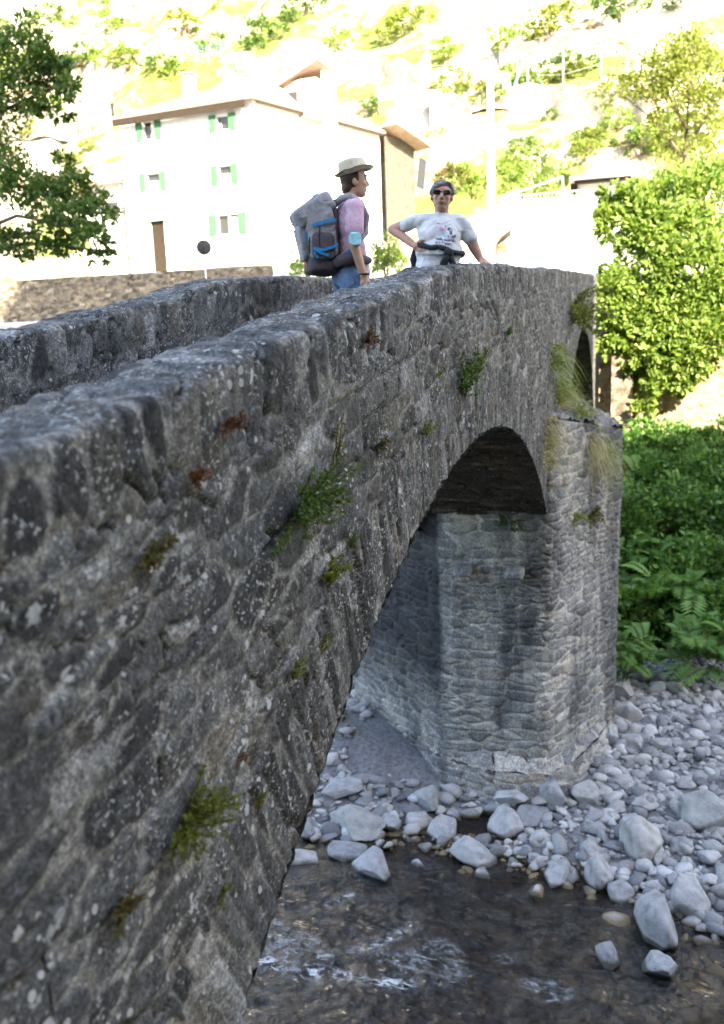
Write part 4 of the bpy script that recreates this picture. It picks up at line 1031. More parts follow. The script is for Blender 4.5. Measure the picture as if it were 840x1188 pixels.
fuse('hair', [('e', (hc[0] - .02, hc[1], hc[2] + .042), (.103, .095, .098)), ('e', (hc[0] - .05, hc[1], hc[2] - .025), (.055, .078, .066)), ('c', (hc[0] + .058, hc[1] + .045, hc[2] + .098), (hc[0] + .084, hc[1] - .045, hc[2] + .07), .028, .020), ('c', (hc[0] + .055, hc[1] - .05, hc[2] + .088), (hc[0] + .03, hc[1] - .085, hc[2] + .02), .025, .015), ('c', (hc[0] + .05, hc[1] + .06, hc[2] + .086), (hc[0] + .02, hc[1] + .085, hc[2] + .02), .024, .014)], .008, 1, M_GREYH, wom); wobble([c for c in wom.children if c.name.startswith('hair')][0], .012, 24, 3)
bm = bmesh.new()
for sy in (-1, 1):
    add_superell(bm, (hc[0] + .102, hc[1] + sy * .036, hc[2] + .018), (.008, .033, .021), .6, .6, ROT('Z', sy * -14))
    add_tube(bm, [(hc[0] + .088, hc[1] + sy * .064, hc[2] + .022), (hc[0] + .03, hc[1] + sy * .08, hc[2] + .02), (hc[0] - .02, hc[1] + sy * .082, hc[2] + .01)], .004, 6)
add_tube(bm, [(hc[0] + .108, hc[1] - .012, hc[2] + .022), (hc[0] + .108, hc[1] + .012, hc[2] + .022)], .004, 6)
bm_obj('sunglasses', bm, M_LENS, wom, True)
bm = bmesh.new(); add_superell(bm, (hc[0] + .1015, hc[1], hc[2] - .062), (.008, .023, .005), .8, .8); bm_obj('lips', bm, simple('lip', (.24, .09, .08), .5), wom, True)
wom.rotation_euler = (math.radians(-5), 0, math.radians(191)); wom.scale = (1.08, 1.10, 1.0)
# jacket tied round the waist
def ribbon_ring(z0, tilt, rx, ry, w, seed):
    pts = []
    for t in np.linspace(0, 2 * PI, 36):
        pts.append((rx * math.cos(t) - .005, ry * math.sin(t), z0 + tilt * math.sin(t) + .008 * math.sin(5 * t + seed)))
    return pts
bm = bmesh.new(); add_tube(bm, ribbon_ring(1.095, -.03, .155, .188, .05, 1), .026, 8)
ja = bm_obj('tied_jacket', bm, M_DARK, wom, True); wobble(ja, .008, 20, 4)
for pts, rr in (([(.15, .075, 1.06), (.17, .07, 1.02), (.165, .05, .97), (.163, .045, .92)], [.03, .03, .036, .03]), ([(.15, .085, 1.06), (.168, .105, 1.01), (.158, .125, .95), (.15, .125, .90)], [.03, .022, .028, .025])):
    bm = bmesh.new(); add_tube(bm, pts, rr, 8); q = bm_obj('jacket_sleeve', bm, M_DARK, ja, True); wobble(q, .006, 22, 5)
bm = bmesh.new(); add_superell(bm, (.165, .08, 1.06), (.03, .04, .035), .7, .7); bm_obj('knot', bm, M_DARK, ja, True)
bm = bmesh.new(); add_tube(bm, [(-.04, -.185, 1.11), (-.07, -.2, 1.01), (-.09, -.19, .9), (-.10, -.15, .8)], [.03, .035, .03, .02], 8); add_superell(bm, (-.15, 0, .93), (.03, .17, .17), .5, .5); q = bm_obj('jacket_back', bm, M_DARK, ja, True); wobble(q, .01, 12, 6)
# print on the shirt: each mark hugs the cloth (cast onto the shirt surface)
dg = bpy.context.evaluated_depsgraph_get()
from mathutils.bvhtree import BVHTree
bv = BVHTree.FromPolygons([v.co.copy() for v in sh.data.vertices], [tuple(p.vertices) for p in sh.data.polygons])
def on_cloth(y, z, lift=.002):
    h = bv.ray_cast(Vector((.6, y, z)), Vector((-1, 0, 0)))
    return (h[0] if h[0] else Vector((.15, y, z))) + Vector((lift, 0, 0))
def print_blob(y, z, ry, rz, mat, rot=0):
    bm = bmesh.new(); n = 18; c = bm.verts.new(on_cloth(y, z)); ring = []
    for k in range(n):
        a = 2 * PI * k / n; u, w = ry * math.cos(a), rz * math.sin(a)
        ring.append(bm.verts.new(on_cloth(y + u * math.cos(rot) - w * math.sin(rot), z + u * math.sin(rot) + w * math.cos(rot))))
    for k in range(n): bm.faces.new((c, ring[k], ring[(k + 1) % n]))
    return bm_obj('shirt_print', bm, mat, sh)
IN = {k: simple('print_' + k, c, .8, .05) for k, c in dict(pink=(.75, .25, .65), rose=(.8, .45, .55), teal=(.25, .6, .62), ochre=(.5, .48, .25), navy=(.06, .08, .18), slate=(.06, .07, .16)).items()}
print_blob(.008, 1.262, .017, .016, IN['pink']); print_blob(.038, 1.255, .013, .012, IN['rose']); print_blob(.035, 1.228, .022, .010, IN['teal'])
print_blob(.078, 1.256, .024, .014, IN['navy'], -.7); print_blob(.080, 1.256, .016, .008, IN['ochre'], -.7); print_blob(.088, 1.226, .010, .014, IN['navy'], .3); print_blob(.112, 1.204, .018, .012, IN['navy'], .4); print_blob(.108, 1.208, .008, .005, IN['teal'], .4)
print_blob(.040, 1.284, .003, .010, IN['navy'], .2); print_blob(.068, 1.200, .003, .009, IN['navy'], .1); print_blob(.015, 1.290, .003, .004, IN['rose'])
for txt, y0, z0, sz in (('nulla succede', -.028, 1.168, .032), ('per l\'estate', -.028, 1.138, .032)):
    cu = bpy.data.curves.new('lettering', 'FONT'); cu.body = txt; cu.size = sz; cu.align_x = 'LEFT'; cu.offset = .0012
    t = bpy.data.objects.new('lettering', cu); COL.objects.link(t)
    dg = bpy.context.evaluated_depsgraph_get(); me = bpy.data.meshes.new_from_object(t.evaluated_get(dg)); bpy.data.objects.remove(t)
    for v in me.vertices: v.co = on_cloth(y0 + v.co.x * .92, z0 + v.co.y - v.co.x * .10, .0025)
    me.materials.clear(); me.materials.append(IN['slate']); link(bpy.data.objects.new('shirt_lettering', me), sh)

# ------------------------------------------------------------------ the house across the river
M_PLASTER = simple('white_plaster', (.74, .72, .68), .9, .05, 2, .3, 30)
M_ROOF = simple('roof_tiles', (.30, .22, .165), .9, .2, 3, .5, 18, .2, .05)
M_WOOD_SHADE = simple('brown_wood_and_shade', (.022, .015, .008), .8, .3, 6)  # near-black wood tone, also painted in for shade at eaves and hut roof
M_SHUT = simple('green_shutter', (.055, .17, .075), .6, .05, 4)
M_GLASS = simple('window_glass', (.035, .03, .025), .1, .1, 3, 0, spec=.5)
M_CURT = simple('curtain', (.72, .66, .6), .9, .05)
M_METAL = simple('galvanised_metal', (.32, .33, .34), .45, .1, 10)
M_SIGNB = simple('sign_back', (.028, .03, .036), .6, .1)
A = px(297, 205, 0, 46.0); A.z = 0
B = Vector((46.85, 28.1, 0)); C = Vector((56.7, 15.57, 0))
ZB, ZE = 9.9, H0 + 12.38
house = empty('house', (A.x, A.y, ZB), 0, 'tall white house with green shutters and a low tiled roof across the bridge', 'house')
HO = Vector((A.x, A.y, ZB))
def plane_px(x, y, P0, P1):
    w = Vector((F_ * 1019 + (x - 420) * R_ - (y - 594) * U_).tolist()); c = Vector(CAM.tolist())
    n = (P1 - P0).cross(Vector((0, 0, 1))).normalized(); t = (P0 - c).dot(n) / w.dot(n); q = c + w * t
    return (Vector((q.x, q.y, 0)) - P0).dot((P1 - P0).normalized()), q.z
def pierced(name, P0, P1, z0, z1, holes, mat, parent, depth=.22, base=HO):
    """wall from P0 to P1 with openings (u0,u1,z0,z1) and their reveals"""
    L = (P1 - P0).length; d = (P1 - P0).normalized(); n = d.cross(Vector((0, 0, 1))).normalized()
    if n.dot(P0) > 0: n = -n
    us = sorted({0, L, *[h[0] for h in holes], *[h[1] for h in holes]}); zs = sorted({z0, z1, *[h[2] for h in holes], *[h[3] for h in holes]})
    bm = bmesh.new(); q = lambda u, z, k=0: bm.verts.new(P0 + d * u + Vector((0, 0, z)) - n * k - base)
    for a, b in zip(us, us[1:]):
        for c, e in zip(zs, zs[1:]):
            if any(h[0] <= (a + b) / 2 <= h[1] and h[2] <= (c + e) / 2 <= h[3] for h in holes): continue
            bm.faces.new((q(a, c), q(b, c), q(b, e), q(a, e)))
    for h in holes:
        a, b, c, e = h
        for (u0, w0, u1, w1) in ((a, c, b, c), (b, c, b, e), (b, e, a, e), (a, e, a, c)):
            bm.faces.new((q(u0, w0), q(u1, w1), q(u1, w1, depth), q(u0, w0, depth)))
    bmesh.ops.remove_doubles(bm, verts=bm.verts, dist=1e-4)
    return bm_obj(name, bm, mat, parent), d, n
wins = []
for (x0, x1, y0, y1, kind) in ((166.5, 178.5, 139, 163, 'slit'), (251.5, 264.5, 132.5, 152, 'dark'), (170.5, 184.5, 200, 222, 'curtain'), (254, 267.5, 191, 214, 'curtain'), (253, 276, 247.5, 273, 'pair')):
    u0, za = plane_px(x0, y1, B, A); u1, zb = plane_px(x1, y0, B, A); wins.append((u0, u1, za, zb, kind))
du0, dz1 = plane_px(172, 257, B, A); du1, _ = plane_px(190, 257, B, A)
door = (du0, du1, ZB + .35, dz1)
wall, fd, fn = pierced('wall', B, A, ZB - 1.5, ZE, [w[:4] for w in wins] + [door], M_PLASTER, house)
fr3 = Matrix((fd, -fn, Vector((0, 0, 1)))).transposed()           # local x along the wall, y into it
def fp(u, z, k): return B + fd * u + Vector((0, 0, z)) + fn * k - HO
for (a, b, c, e, kind) in wins:
    w = b - a; h = e - c; fw = .05
    bm = bmesh.new()
    for (u, z, su, sz) in ((a + fw / 2, (c + e) / 2, fw, h), (b - fw / 2, (c + e) / 2, fw, h), ((a + b) / 2, c + fw / 2, w - 2 * fw, fw), ((a + b) / 2, e - fw / 2, w - 2 * fw, fw)):
        add_box(bm, fp(u, z, -.14), (su - .003, .06, sz - .003), fr3)
    if kind == 'pair': add_box(bm, fp((a + b) / 2 + .05, (c + e) / 2, -.14), (.12, .06, h - .1), fr3)
    win = bm_obj('window', bm, M_WHITE, house)
    bm = bmesh.new(); add_box(bm, fp((a + b) / 2, (c + e) / 2, -.185), (w - .01, .012, h - .01), fr3); bm_obj('pane', bm, M_GLASS, win)
    if kind in ('curtain', 'slit', 'dark', 'pair'):
        bm = bmesh.new(); k = dict(curtain=(.0, 1, 0, .62), slit=(.5, 1, 0, 1), dark=(0, .35, 0, .6), pair=(.55, 1, 0, .9))[kind]
        add_box(bm, fp(a + w * (k[0] + k[1]) / 2, c + h * (k[2] + k[3]) / 2, -.165), (w * (k[1] - k[0]) - .1, .01, h * (k[3] - k[2]) - .08), fr3); bm_obj('curtain', bm, M_CURT, win)
    bm = bmesh.new(); add_box(bm, fp((a + b) / 2, c - .03, .05), (w + .1, .16, .05), fr3); bm_obj('sill', bm, M_PLASTER, win)
    for sgn in (-1, 1):
        bm = bmesh.new(); sw = .42 if kind != 'pair' else .50
        uc = a - sw / 2 - .02 if sgn < 0 else b + sw / 2 + .02
        add_box(bm, fp(uc, (c + e) / 2, .045), (sw, .04, h + .1), fr3)
        for q in range(8): add_box(bm, fp(uc, c + h * (q + .5) / 8, .07), (sw - .1, .012, h / 8 * .5), fr3)
        bm_obj('shutter', bm, M_SHUT, house)
bm = bmesh.new(); a, b, c, e = door
add_box(bm, fp((a + b) / 2 + .1, (c + e) / 2, -.15), (b - a - .06, .06, e - c), fr3); dd = bm_obj('door', bm, M_WOOD_SHADE, house)
bm = bmesh.new(); add_box(bm, fp(a + .05, (c + e) / 2, -.1), (.1, .1, e - c - .01), fr3); add_box(bm, fp((a + b) / 2, e + .08, .04), (b - a + .3, .14, .12), fr3); bm_obj('door_frame', bm, M_PLASTER, dd)
pierced('wall', A, C, ZB - 1.5, ZE, [], M_PLASTER, house)
Dp = B + (C - A) * 1.0
pierced('wall', Dp, B, ZB - 1.5, ZE, [], M_PLASTER, house)
# roof: eaves all round, rising to a ridge
e0, e1, e2, e3 = [P + Vector((0, 0, ZE)) - HO for P in (B, A, C, Dp)]
cen = (e0 + e1 + e2 + e3) / 4
def outw(p, k): v = p - cen; v.z = 0; return p + v.normalized() * k
r0 = e0.lerp(e3, .55).lerp(e1.lerp(e2, .55), .22) + Vector((0, 0, 2.3)); r1 = e0.lerp(e3, .5).lerp(e1.lerp(e2, .5), .74) + Vector((0, 0, 2.5))
o0, o1, o2, o3 = [outw(p, .45) for p in (e0, e1, e2, e3)]
up = Vector((0, 0, .14))
bm = bmesh.new(); vv = [bm.verts.new(p + up) for p in (o0, o1, o2, o3, r0, r1)]; lo_ = [bm.verts.new(p) for p in (o0, o1, o2, o3)]
for f in ((0, 1, 5, 4), (1, 2, 5), (2, 3, 4, 5), (3, 0, 4)): bm.faces.new([vv[i] for i in f])
for i in range(4): bm.faces.new((vv[i], vv[(i + 1) % 4], lo_[(i + 1) % 4], lo_[i]))
bm.faces.new(lo_[::-1]); roof = bm_obj('roof', bm, M_ROOF, house)
bm = bmesh.new()                                               # eaves boards, darkened to stand in for the shaded soffit, front and side
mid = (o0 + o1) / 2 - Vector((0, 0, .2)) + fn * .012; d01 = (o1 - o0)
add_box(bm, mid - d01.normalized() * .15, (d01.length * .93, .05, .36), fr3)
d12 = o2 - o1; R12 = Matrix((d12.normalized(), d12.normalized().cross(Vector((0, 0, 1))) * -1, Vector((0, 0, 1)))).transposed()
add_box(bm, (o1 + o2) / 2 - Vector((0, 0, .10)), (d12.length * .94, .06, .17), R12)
bm_obj('eaves_shade_board', bm, M_WOOD_SHADE, house)
def house_box(name, c, s, mat, parent, rot=fr3): bm = bmesh.new(); add_box(bm, c, s, rot); return bm_obj(name, bm, mat, parent)
# chimney on the left, dormer on the right, its shade put into a grey render
p = e0.lerp(e3, .35).lerp(e1.lerp(e2, .35), .16)
ch = house_box('chimney', p + Vector((0, 0, 1.6)), (.55, .6, 2.6), M_PLASTER, roof)
house_box('chimney_cap', p + Vector((0, 0, 3.0)), (.75, .8, .12), M_ROOF, roof)
p = e0.lerp(e3, .42).lerp(e1.lerp(e2, .42), .97)
house_box('dormer', p + Vector((0, 0, .7)), (2.2, 2.0, 2.0), simple('shaded_render', (.33, .29, .25), .9), roof)
bm = bmesh.new(); add_box(bm, p + Vector((-.0, 0, 1.95)) - fn * .0, (3.0, 2.7, .14), fr3 @ ROT('Y', -22)); bm_obj('dormer_roof', bm, M_ROOF, roof)
house_box('dormer_opening', p + Vector((0, 0, .75)) - fd * .5 + fn * 1.003, (.9, .04, .7), M_GLASS, roof)
house_box('chimney', p + fd * 1.45 + Vector((0, 0, .7)), (.6, .6, 2.9), M_PLASTER, roof)
# stone-built extension behind the side wall
E0 = px(447, 200, 0, 57.0); E1 = px(481, 200, 0, 59.5); E0.z = E1.z = 0
ext = empty('stone_annex', (E0.x, E0.y, ZB), 0, 'bare stone annex with projecting eaves behind the white house', 'building')
EB = Vector((E0.x, E0.y, ZB)); zt1 = px(449, 158, 0, 57.2).z
ew, ed, en = pierced('wall', E0, E1, ZB, zt1, [], M_GARD, ext, base=EB)
E2 = E1 - en * 5
pierced('wall', E1, E2, ZB, zt1 - .3, [], M_SANDY, ext, base=EB)
re = Matrix((ed, -en, Vector((0, 0, 1)))).transposed()
bm = bmesh.new(); add_box(bm, (E0 + E1) / 2 + Vector((0, 0, zt1 + .05)) - en * 1.7 + ed * .2 - EB, ((E1 - E0).length + .7, 5.8, .14), re @ ROT('Y', 17)); bm_obj('roof', bm, M_ROOF, ext)
bm = bmesh.new(); add_box(bm, E1 + ed * .35 + Vector((0, 0, zt1 - 2.0)) + en * .3 - EB, (.7, .06, 1.9), re @ ROT('Y', 10)); bm_obj('hanging_board', bm, M_DARK, ext)

# ------------------------------------------------------------------ walls, hut, pole, signs
def far_wall(name, P0, P1, z0, z1, th, mat, label, cat='wall', w=.4, h=.2, cap=None):
    """masonry wall with real thickness, facing the river"""
    P0 = Vector(P0); P1 = Vector(P1); L = (P1 - P0).length; d = (P1 - P0).normalized(); n = d.cross(Vector((0, 0, 1)))
    if n.x > 0: n = -n
    root = empty(name, (P0.x, P0.y, z0), 0, label, cat)
    u = np.linspace(0, L, max(8, int(L / .09))); v = np.linspace(z0, z1, max(6, int((z1 - z0) / .07)))
    U2, V2 = np.meshgrid(u, v, indexing='ij')
    P = np.stack([d.x * U2, d.y * U2, V2 - z0], -1); N = np.zeros_like(P); N[..., 0] = n.x; N[..., 1] = n.y
    L_ = list(rubble(U2, V2, w, h, 7 + int(L * 10), .05, .1)); sheet('wall_face', P, N, L_, mat, root)
    bm = bmesh.new(); add_box(bm, d * L / 2 - n * (th / 2 + .02) + Vector((0, 0, (z1 - z0) / 2)), (L, th, z1 - z0 - .01), Matrix((d, -n, Vector((0, 0, 1)))).transposed()); bm_obj('wall_core', bm, mat, root)
    if cap:
        bm = bmesh.new(); add_box(bm, d * L / 2 - n * (th / 2) + Vector((0, 0, z1 - z0 + .05)), (L + .1, th + .2, .12), Matrix((d, -n, Vector((0, 0, 1)))).transposed()); bm_obj('coping', bm, cap, root)
    return root
p0 = px(-60, 300, 0, 41.0); p1 = px(312, 307, 0, 41.0)
far_wall('garden_wall', (41, p0.y, 0), (41, p1.y, 0), 7.7, p1.z, .5, M_GARD, 'rough stone garden wall below the white house, dappled with shade')
far_wall('retaining_wall', (29.0, 1.0, 0), (29.2, -12, 0), 3.4, 8.3, .4, M_SANDY, 'sunlit sandy stone retaining wall under the ivy at the bridge end', cap=M_SANDY)
far_wall('buttress', (28.55, .62, 0), (28.6, -.02, 0), 3.4, 6.1, .5, M_GARD, 'brown stone buttress leaning against the sandy retaining wall')
p0 = px(588, 240, 0, 44.0); p1 = px(700, 243, 0, 44.0)
white = empty('white_terrace_wall', (44, p0.y, 9), 0, 'long white rendered terrace wall with a railing on its top', 'wall')
pr0 = px(592, 236, 0, 44.0)
bm = bmesh.new(); add_box(bm, (.2, (p1.y - p0.y) / 2 - 2, (pr0.z - 9) / 2), (.4, p0.y - p1.y + 4, pr0.z - 9)); bm_obj('wall_body', bm, M_PLASTER, white)
bm = bmesh.new(); yy = p0.y
add_box(bm, (.2, -2.0, pr0.z - 9 + .36), (.06, 3.6, .06)); add_box(bm, (.2, -2.0, pr0.z - 9 + .14), (.05, 3.6, .05))
for k in range(20): add_box(bm, (.2, -.25 - k * .185, pr0.z - 9 + .19), (.03, .03, .36))
bm_obj('railing', bm, simple('green_railing', (.18, .36, .22), .5), white)
bm = bmesh.new(); q0 = px(585, 228, 0, 45.5); q1 = px(653, 205, 0, 47.5); add_tube(bm, [(0, 0, 0), q1 - q0], .05, 6); add_tube(bm, [(0, 0, -1.2), (0, 0, 0)], .04, 6); add_tube(bm, [q1 - q0 - Vector((0, 0, 1.2)), q1 - q0], .04, 6)
tag(bm_obj('handrail', bm, M_METAL, None, True, q0), 'slanting pale handrail rising behind the white terrace wall', 'handrail')
bm = bmesh.new(); q0 = px(576, 284, 0, 41.0); q1 = px(592, 270, 0, 41.0)
add_tube(bm, [(0, 0, 0), (q1 - q0) * .5 + Vector((0, 0, .02)), q1 - q0], [.03, .11, .13], 8); add_tube(bm, [q1 - q0, q1 - q0 + Vector((0, 0, .45))], .05, 6); add_tube(bm, [(0, 0, 0), (0, .05, -2.5)], .05, 6)
tag(bm_obj('rusty_bracket', bm, M_WOOD_SHADE, None, True, q0), 'brown bent bracket beside the white terrace wall', 'bracket')
# flat-roofed hut
c0 = px(661, 222, 0, 50.0); c1 = px(738, 222, 0, 50.0); zt_ = px(700, 208, 0, 50.0).z
hut = empty('flat_roofed_hut', (50, c0.y, 10.5), 0, 'small white hut with a flat overhanging roof on the right', 'hut')
wd = c0.y - c1.y
bm = bmesh.new(); add_box(bm, (2, -wd / 2, (zt_ - 10.5) / 2), (3.2, wd - .7, zt_ - 10.5)); bm_obj('wall', bm, M_PLASTER, hut)
bm = bmesh.new(); add_box(bm, (1.9, -wd / 2, zt_ - 10.5 + .15), (4.4, wd, .22), None, .03); bm_obj('roof', bm, M_PLASTER, hut)
bm = bmesh.new(); add_box(bm, (1.0, -wd / 2, zt_ - 10.5 - .04), (2.4, wd - .5, .12)); add_box(bm, (.25, -.2, zt_ - 10.5 - .5), (.2, .35, .9)); bm_obj('roof_shade_strip', bm, M_WOOD_SHADE, hut)  # dark strips painted in as the roof's shadow line and dark left side
bm = bmesh.new(); add_box(bm, (.38, -wd * .55, 1.2), (.04, .9, 2.0)); bm_obj('door', bm, M_PLASTER, hut)
# pole
pb = px(570, 300, 0, 38.0); zg = gz(pb.x, pb.y); pt_ = px(571, 80, 0, 38.0)
pole = empty('utility_pole', (pb.x, pb.y, zg), 0, 'tall pale concrete utility pole behind the woman', 'pole')
bm = bmesh.new(); add_tube(bm, [(0, 0, -.3), (0, 0, pt_.z - zg)], [.19, .13], 12); bm_obj('shaft', bm, simple('pale_concrete', (.55, .54, .52), .9), pole, True)
bm = bmesh.new(); add_tube(bm, [(0, -.13, 7.0), (-.05, -.45, 7.1)], .03, 6); add_lathe(bm, [(.02, -.12), (.07, -.1), (.05, 0), (.07, .04), (.02, .12)], 10, Matrix.Translation((-.05, -.45, 7.12))); bm_obj('insulator', bm, M_SIGNB, pole, True)
# road sign seen from behind
sp_ = px(236.5, 287, 0, 33.0); zg = gz(sp_.x, sp_.y)
sign = empty('road_sign', (sp_.x, sp_.y, zg), math.radians(28), 'round road sign seen from behind, on a thin post', 'sign')
bm = bmesh.new(); add_lathe(bm, [(.0005, -.008), (.29, -.008), (.30, 0), (.29, .008), (.0005, .008)], 32, Matrix.Translation((0, 0, sp_.z - zg)) @ Matrix.Rotation(PI / 2, 4, 'Y')); add_box(bm, (-.025, 0, sp_.z - zg), (.03, .03, .5)); bm_obj('disc', bm, M_SIGNB, sign, True)
bm = bmesh.new(); add_tube(bm, [(.03, 0, -.2), (.03, 0, sp_.z - zg + .2)], .025, 8); bm_obj('post', bm, simple('pale_post', (.6, .6, .6), .5), sign, True)
# low outbuilding left of the house
q0 = px(98, 214, 0, 47.5); q1 = px(139, 214, 0, 47.5); zr = px(120, 212, 0, 47.5).z
shed = empty('outbuilding', (47.5, q0.y, 10), 0, 'low pale outbuilding with a lean-to roof left of the white house', 'building')
wd = q0.y - q1.y
bm = bmesh.new(); add_box(bm, (1.5, -wd / 2, (zr - 10) / 2), (3, wd, zr - 10)); bm_obj('wall', bm, M_PLASTER, shed)
bm = bmesh.new(); add_box(bm, (1.3, -wd / 2, zr - 10 + .32), (4.0, wd + .3, .16), ROT('Y', -12)); bm_obj('roof', bm, M_ROOF, shed)
bm = bmesh.new(); add_box(bm, (-.004, -wd * .72, zr - 10 - 1.6), (.03, .9, 1.0)); bm_obj('window', bm, M_GLASS, shed)
# posts, frames and fences on the slope
def post_fence(name, label, pts, hgt, mat, rails=2, r=.05):
    root = empty(name, pts[0], 0, label, 'fence'); b0 = Vector(pts[0])
    for p in pts:
        bm = bmesh.new(); add_tube(bm, [(0, 0, -.3), (0, 0, hgt)], r, 7); bm_obj('post', bm, mat, root, True, Vector(p) - b0)
    bm = bmesh.new()
    for k in range(rails):
        z = hgt * (k + 1) / (rails + .3); add_tube(bm, [Vector(p) - b0 + Vector((0, 0, z)) for p in pts], .014, 5)
    bm_obj('wire', bm, mat, root, True)
    return root
def on_hill(x, y):
    """where a sight line lands on the slope"""
    w = Vector((F_ * 1019 + (x - 420) * R_ - (y - 594) * U_).tolist()).normalized(); c = Vector(CAM.tolist()); t = 30.0
    while t < 400:
        q = c + w * t
        if q.x > 30 and gz(q.x, q.y) > q.z: return Vector((q.x, q.y, gz(q.x, q.y)))
        t += .5
    return c + w * 120
hill_mid = [on_hill(x, y) for x, y in ((70, 163), (92, 162), (114, 160), (134, 159))]
post_fence('post_fence', 'row of rusty posts on the slope left of the house roof', hill_mid, 1.9, M_WOOD_SHADE, 1, .07)
post_fence('wire_fence', 'pale wire fence along the top of the rocky slope', [on_hill(x, y) for x, y in ((440, 128), (490, 125), (540, 118), (600, 112), (653, 112), (697, 98))], 3.0, M_METAL, 2)
M_TEAL = simple('teal_paint', (.10, .42, .38), .6)
post_fence('mesh_fence', 'teal green mesh fence high on the slope behind the house', [on_hill(x, y) for x, y in ((213, 91), (228, 89), (243, 88), (258, 87), (276, 85))], 1.7, M_TEAL, 7, .05)
q = on_hill(612, 112); q2 = q + Vector((0, 0, 2.5))
bm = bmesh.new()
for dx in (-1.5, 0, 1.5): add_tube(bm, [(0, dx, -.1), (0, dx * .1, 2.6)], .08, 6)
add_tube(bm, [(0, -.15, 2.6), (0, .15, 2.6)], .09, 6)
tag(bm_obj('swing_frame', bm, M_TEAL, None, True, q), 'teal A-shaped swing frame at the top of the rocky slope', 'frame')

# ------------------------------------------------------------------ bushes and trees
def rad_at(p, r): return r / 1019 * (p - Vector(CAM.tolist())).length
def px_bush(name, label, spots, X, n, size, mat, group=None, thick=1.0, cat='bush', stems=5):
    bl = []
    for (x, y, rx, ry) in spots:
        p = px(x, y, 0, X + random.uniform(-.4, .4)); a = rad_at(p, rx); b = rad_at(p, ry); bl.append((p.x, p.y, p.z, a * thick, a, b))
    return bush(name, label, bl, n, size, mat, group, cat, stems)
px_bush('bush', 'bright yellow-green bush behind the backpack, over the far parapet', [(355, 306, 20, 17), (366, 316, 14, 12), (343, 314, 10, 9)], 34, 1500, .13, M_IVY)
px_bush('bush', 'leafy yellow-green bush between the man and the woman', [(449, 292, 18, 21), (440, 306, 14, 14), (458, 304, 13, 16)], 34, 2200, .13, M_IVY)
px_bush('bush', 'rusty brown and green bush above the woman head', [(525, 207, 18, 14)], 50, 900, .2, M_RED)
px_bush('bush', 'bright green bush right of the rusty brown bush', [(545, 207, 22, 16), (556, 214, 14, 12)], 50, 1400, .2, M_IVY)
px_bush('bush', 'wide yellow-green hedge behind the utility pole and railing', [(592, 200, 18, 20), (615, 208, 24, 18), (640, 212, 18, 14), (600, 185, 12, 12)], 50, 3000, .2, M_IVY)
# ivy spilling over the retaining wall
ivy = [(720, 262, 26, 22), (752, 268, 30, 28), (790, 275, 40, 34), (716, 300, 26, 26), (750, 310, 34, 34), (800, 320, 48, 44), (712, 345, 20, 30), (745, 360, 34, 34), (792, 372, 44, 40), (704, 385, 12, 26), (735, 398, 28, 22), (770, 405, 30, 24), (820, 400, 34, 30), (748, 432, 15, 30), (752, 458, 8, 20), (706, 240, 14, 14), (702, 262, 9, 16), (708, 222, 10, 9), (722, 236, 16, 14), (738, 228, 16, 12), (700, 330, 7, 20), (727, 420, 10, 12), (765, 432, 10, 12), (790, 440, 20, 16), (742, 475, 6, 9)]
rg = random.Random(5)
for (x, y, rx, ry) in list(ivy):
    for _ in range(2):
        a_ = rg.uniform(0, 6.28); ivy.append((x + rx * 1.05 * math.cos(a_), y + ry * 1.05 * math.sin(a_), rx * rg.uniform(.2, .42), ry * rg.uniform(.2, .42)))
ivy = [q for q in ivy if q[0] - q[2] > 690]
px_bush('ivy', 'bright ivy cascading over the sandy retaining wall at the bridge end', ivy, 28.55, 30000, .19, M_IVY, None, .28, 'ivy', 0)
px_bush('bush', 'dark-hearted leafy shrub growing above the ivy on the right', [(745, 240, 30, 22), (775, 235, 34, 30), (815, 235, 40, 40), (762, 255, 20, 14)], 32.0, 9000, .19, M_IVY, None, .8, 'bush', 2)
# far bank thicket behind the pier, bush by bush
kinds = [('leafy dark green shrub on the bank behind the pier', M_BUSH), ('fresh green feathery shrub on the bank behind the pier', M_BUSH), ('pale blue-green shrub among the green ones on the bank', M_BUSHB)]
n = 0
for X, rw in ((18.9, .85), (20.4, 1.0), (22.2, 1.1), (24.2, 1.1), (26.0, .95), (27.6, .7)):
    Y = .95 if X > 20 else .55
    while Y > -8.5 - (X - 18) * .3:
        r = rw * random.uniform(.75, 1.1); x = X + random.uniform(-.35, .35); z = gz(x, Y)
        k = 2 if (n in (5, 14)) else (n % 2)
        bl = [(x, Y, z + r * .62, r, r * 1.05, r * .85), (x - .35 * r, Y + random.uniform(-.5, .5) * r, z + r * .45, r * .7, r * .75, r * .6), (x + random.uniform(-.3, .3), Y - .5 * r, z + r * .95, r * .6, r * .6, r * .5)]
        bush('shrub', kinds[k][0], bl, 3000 if X < 25 else 2000, .15 if k != 2 else .10, kinds[k][1], 'shrubs on the far bank', 'bush')
        Y -= r * 1.35; n += 1
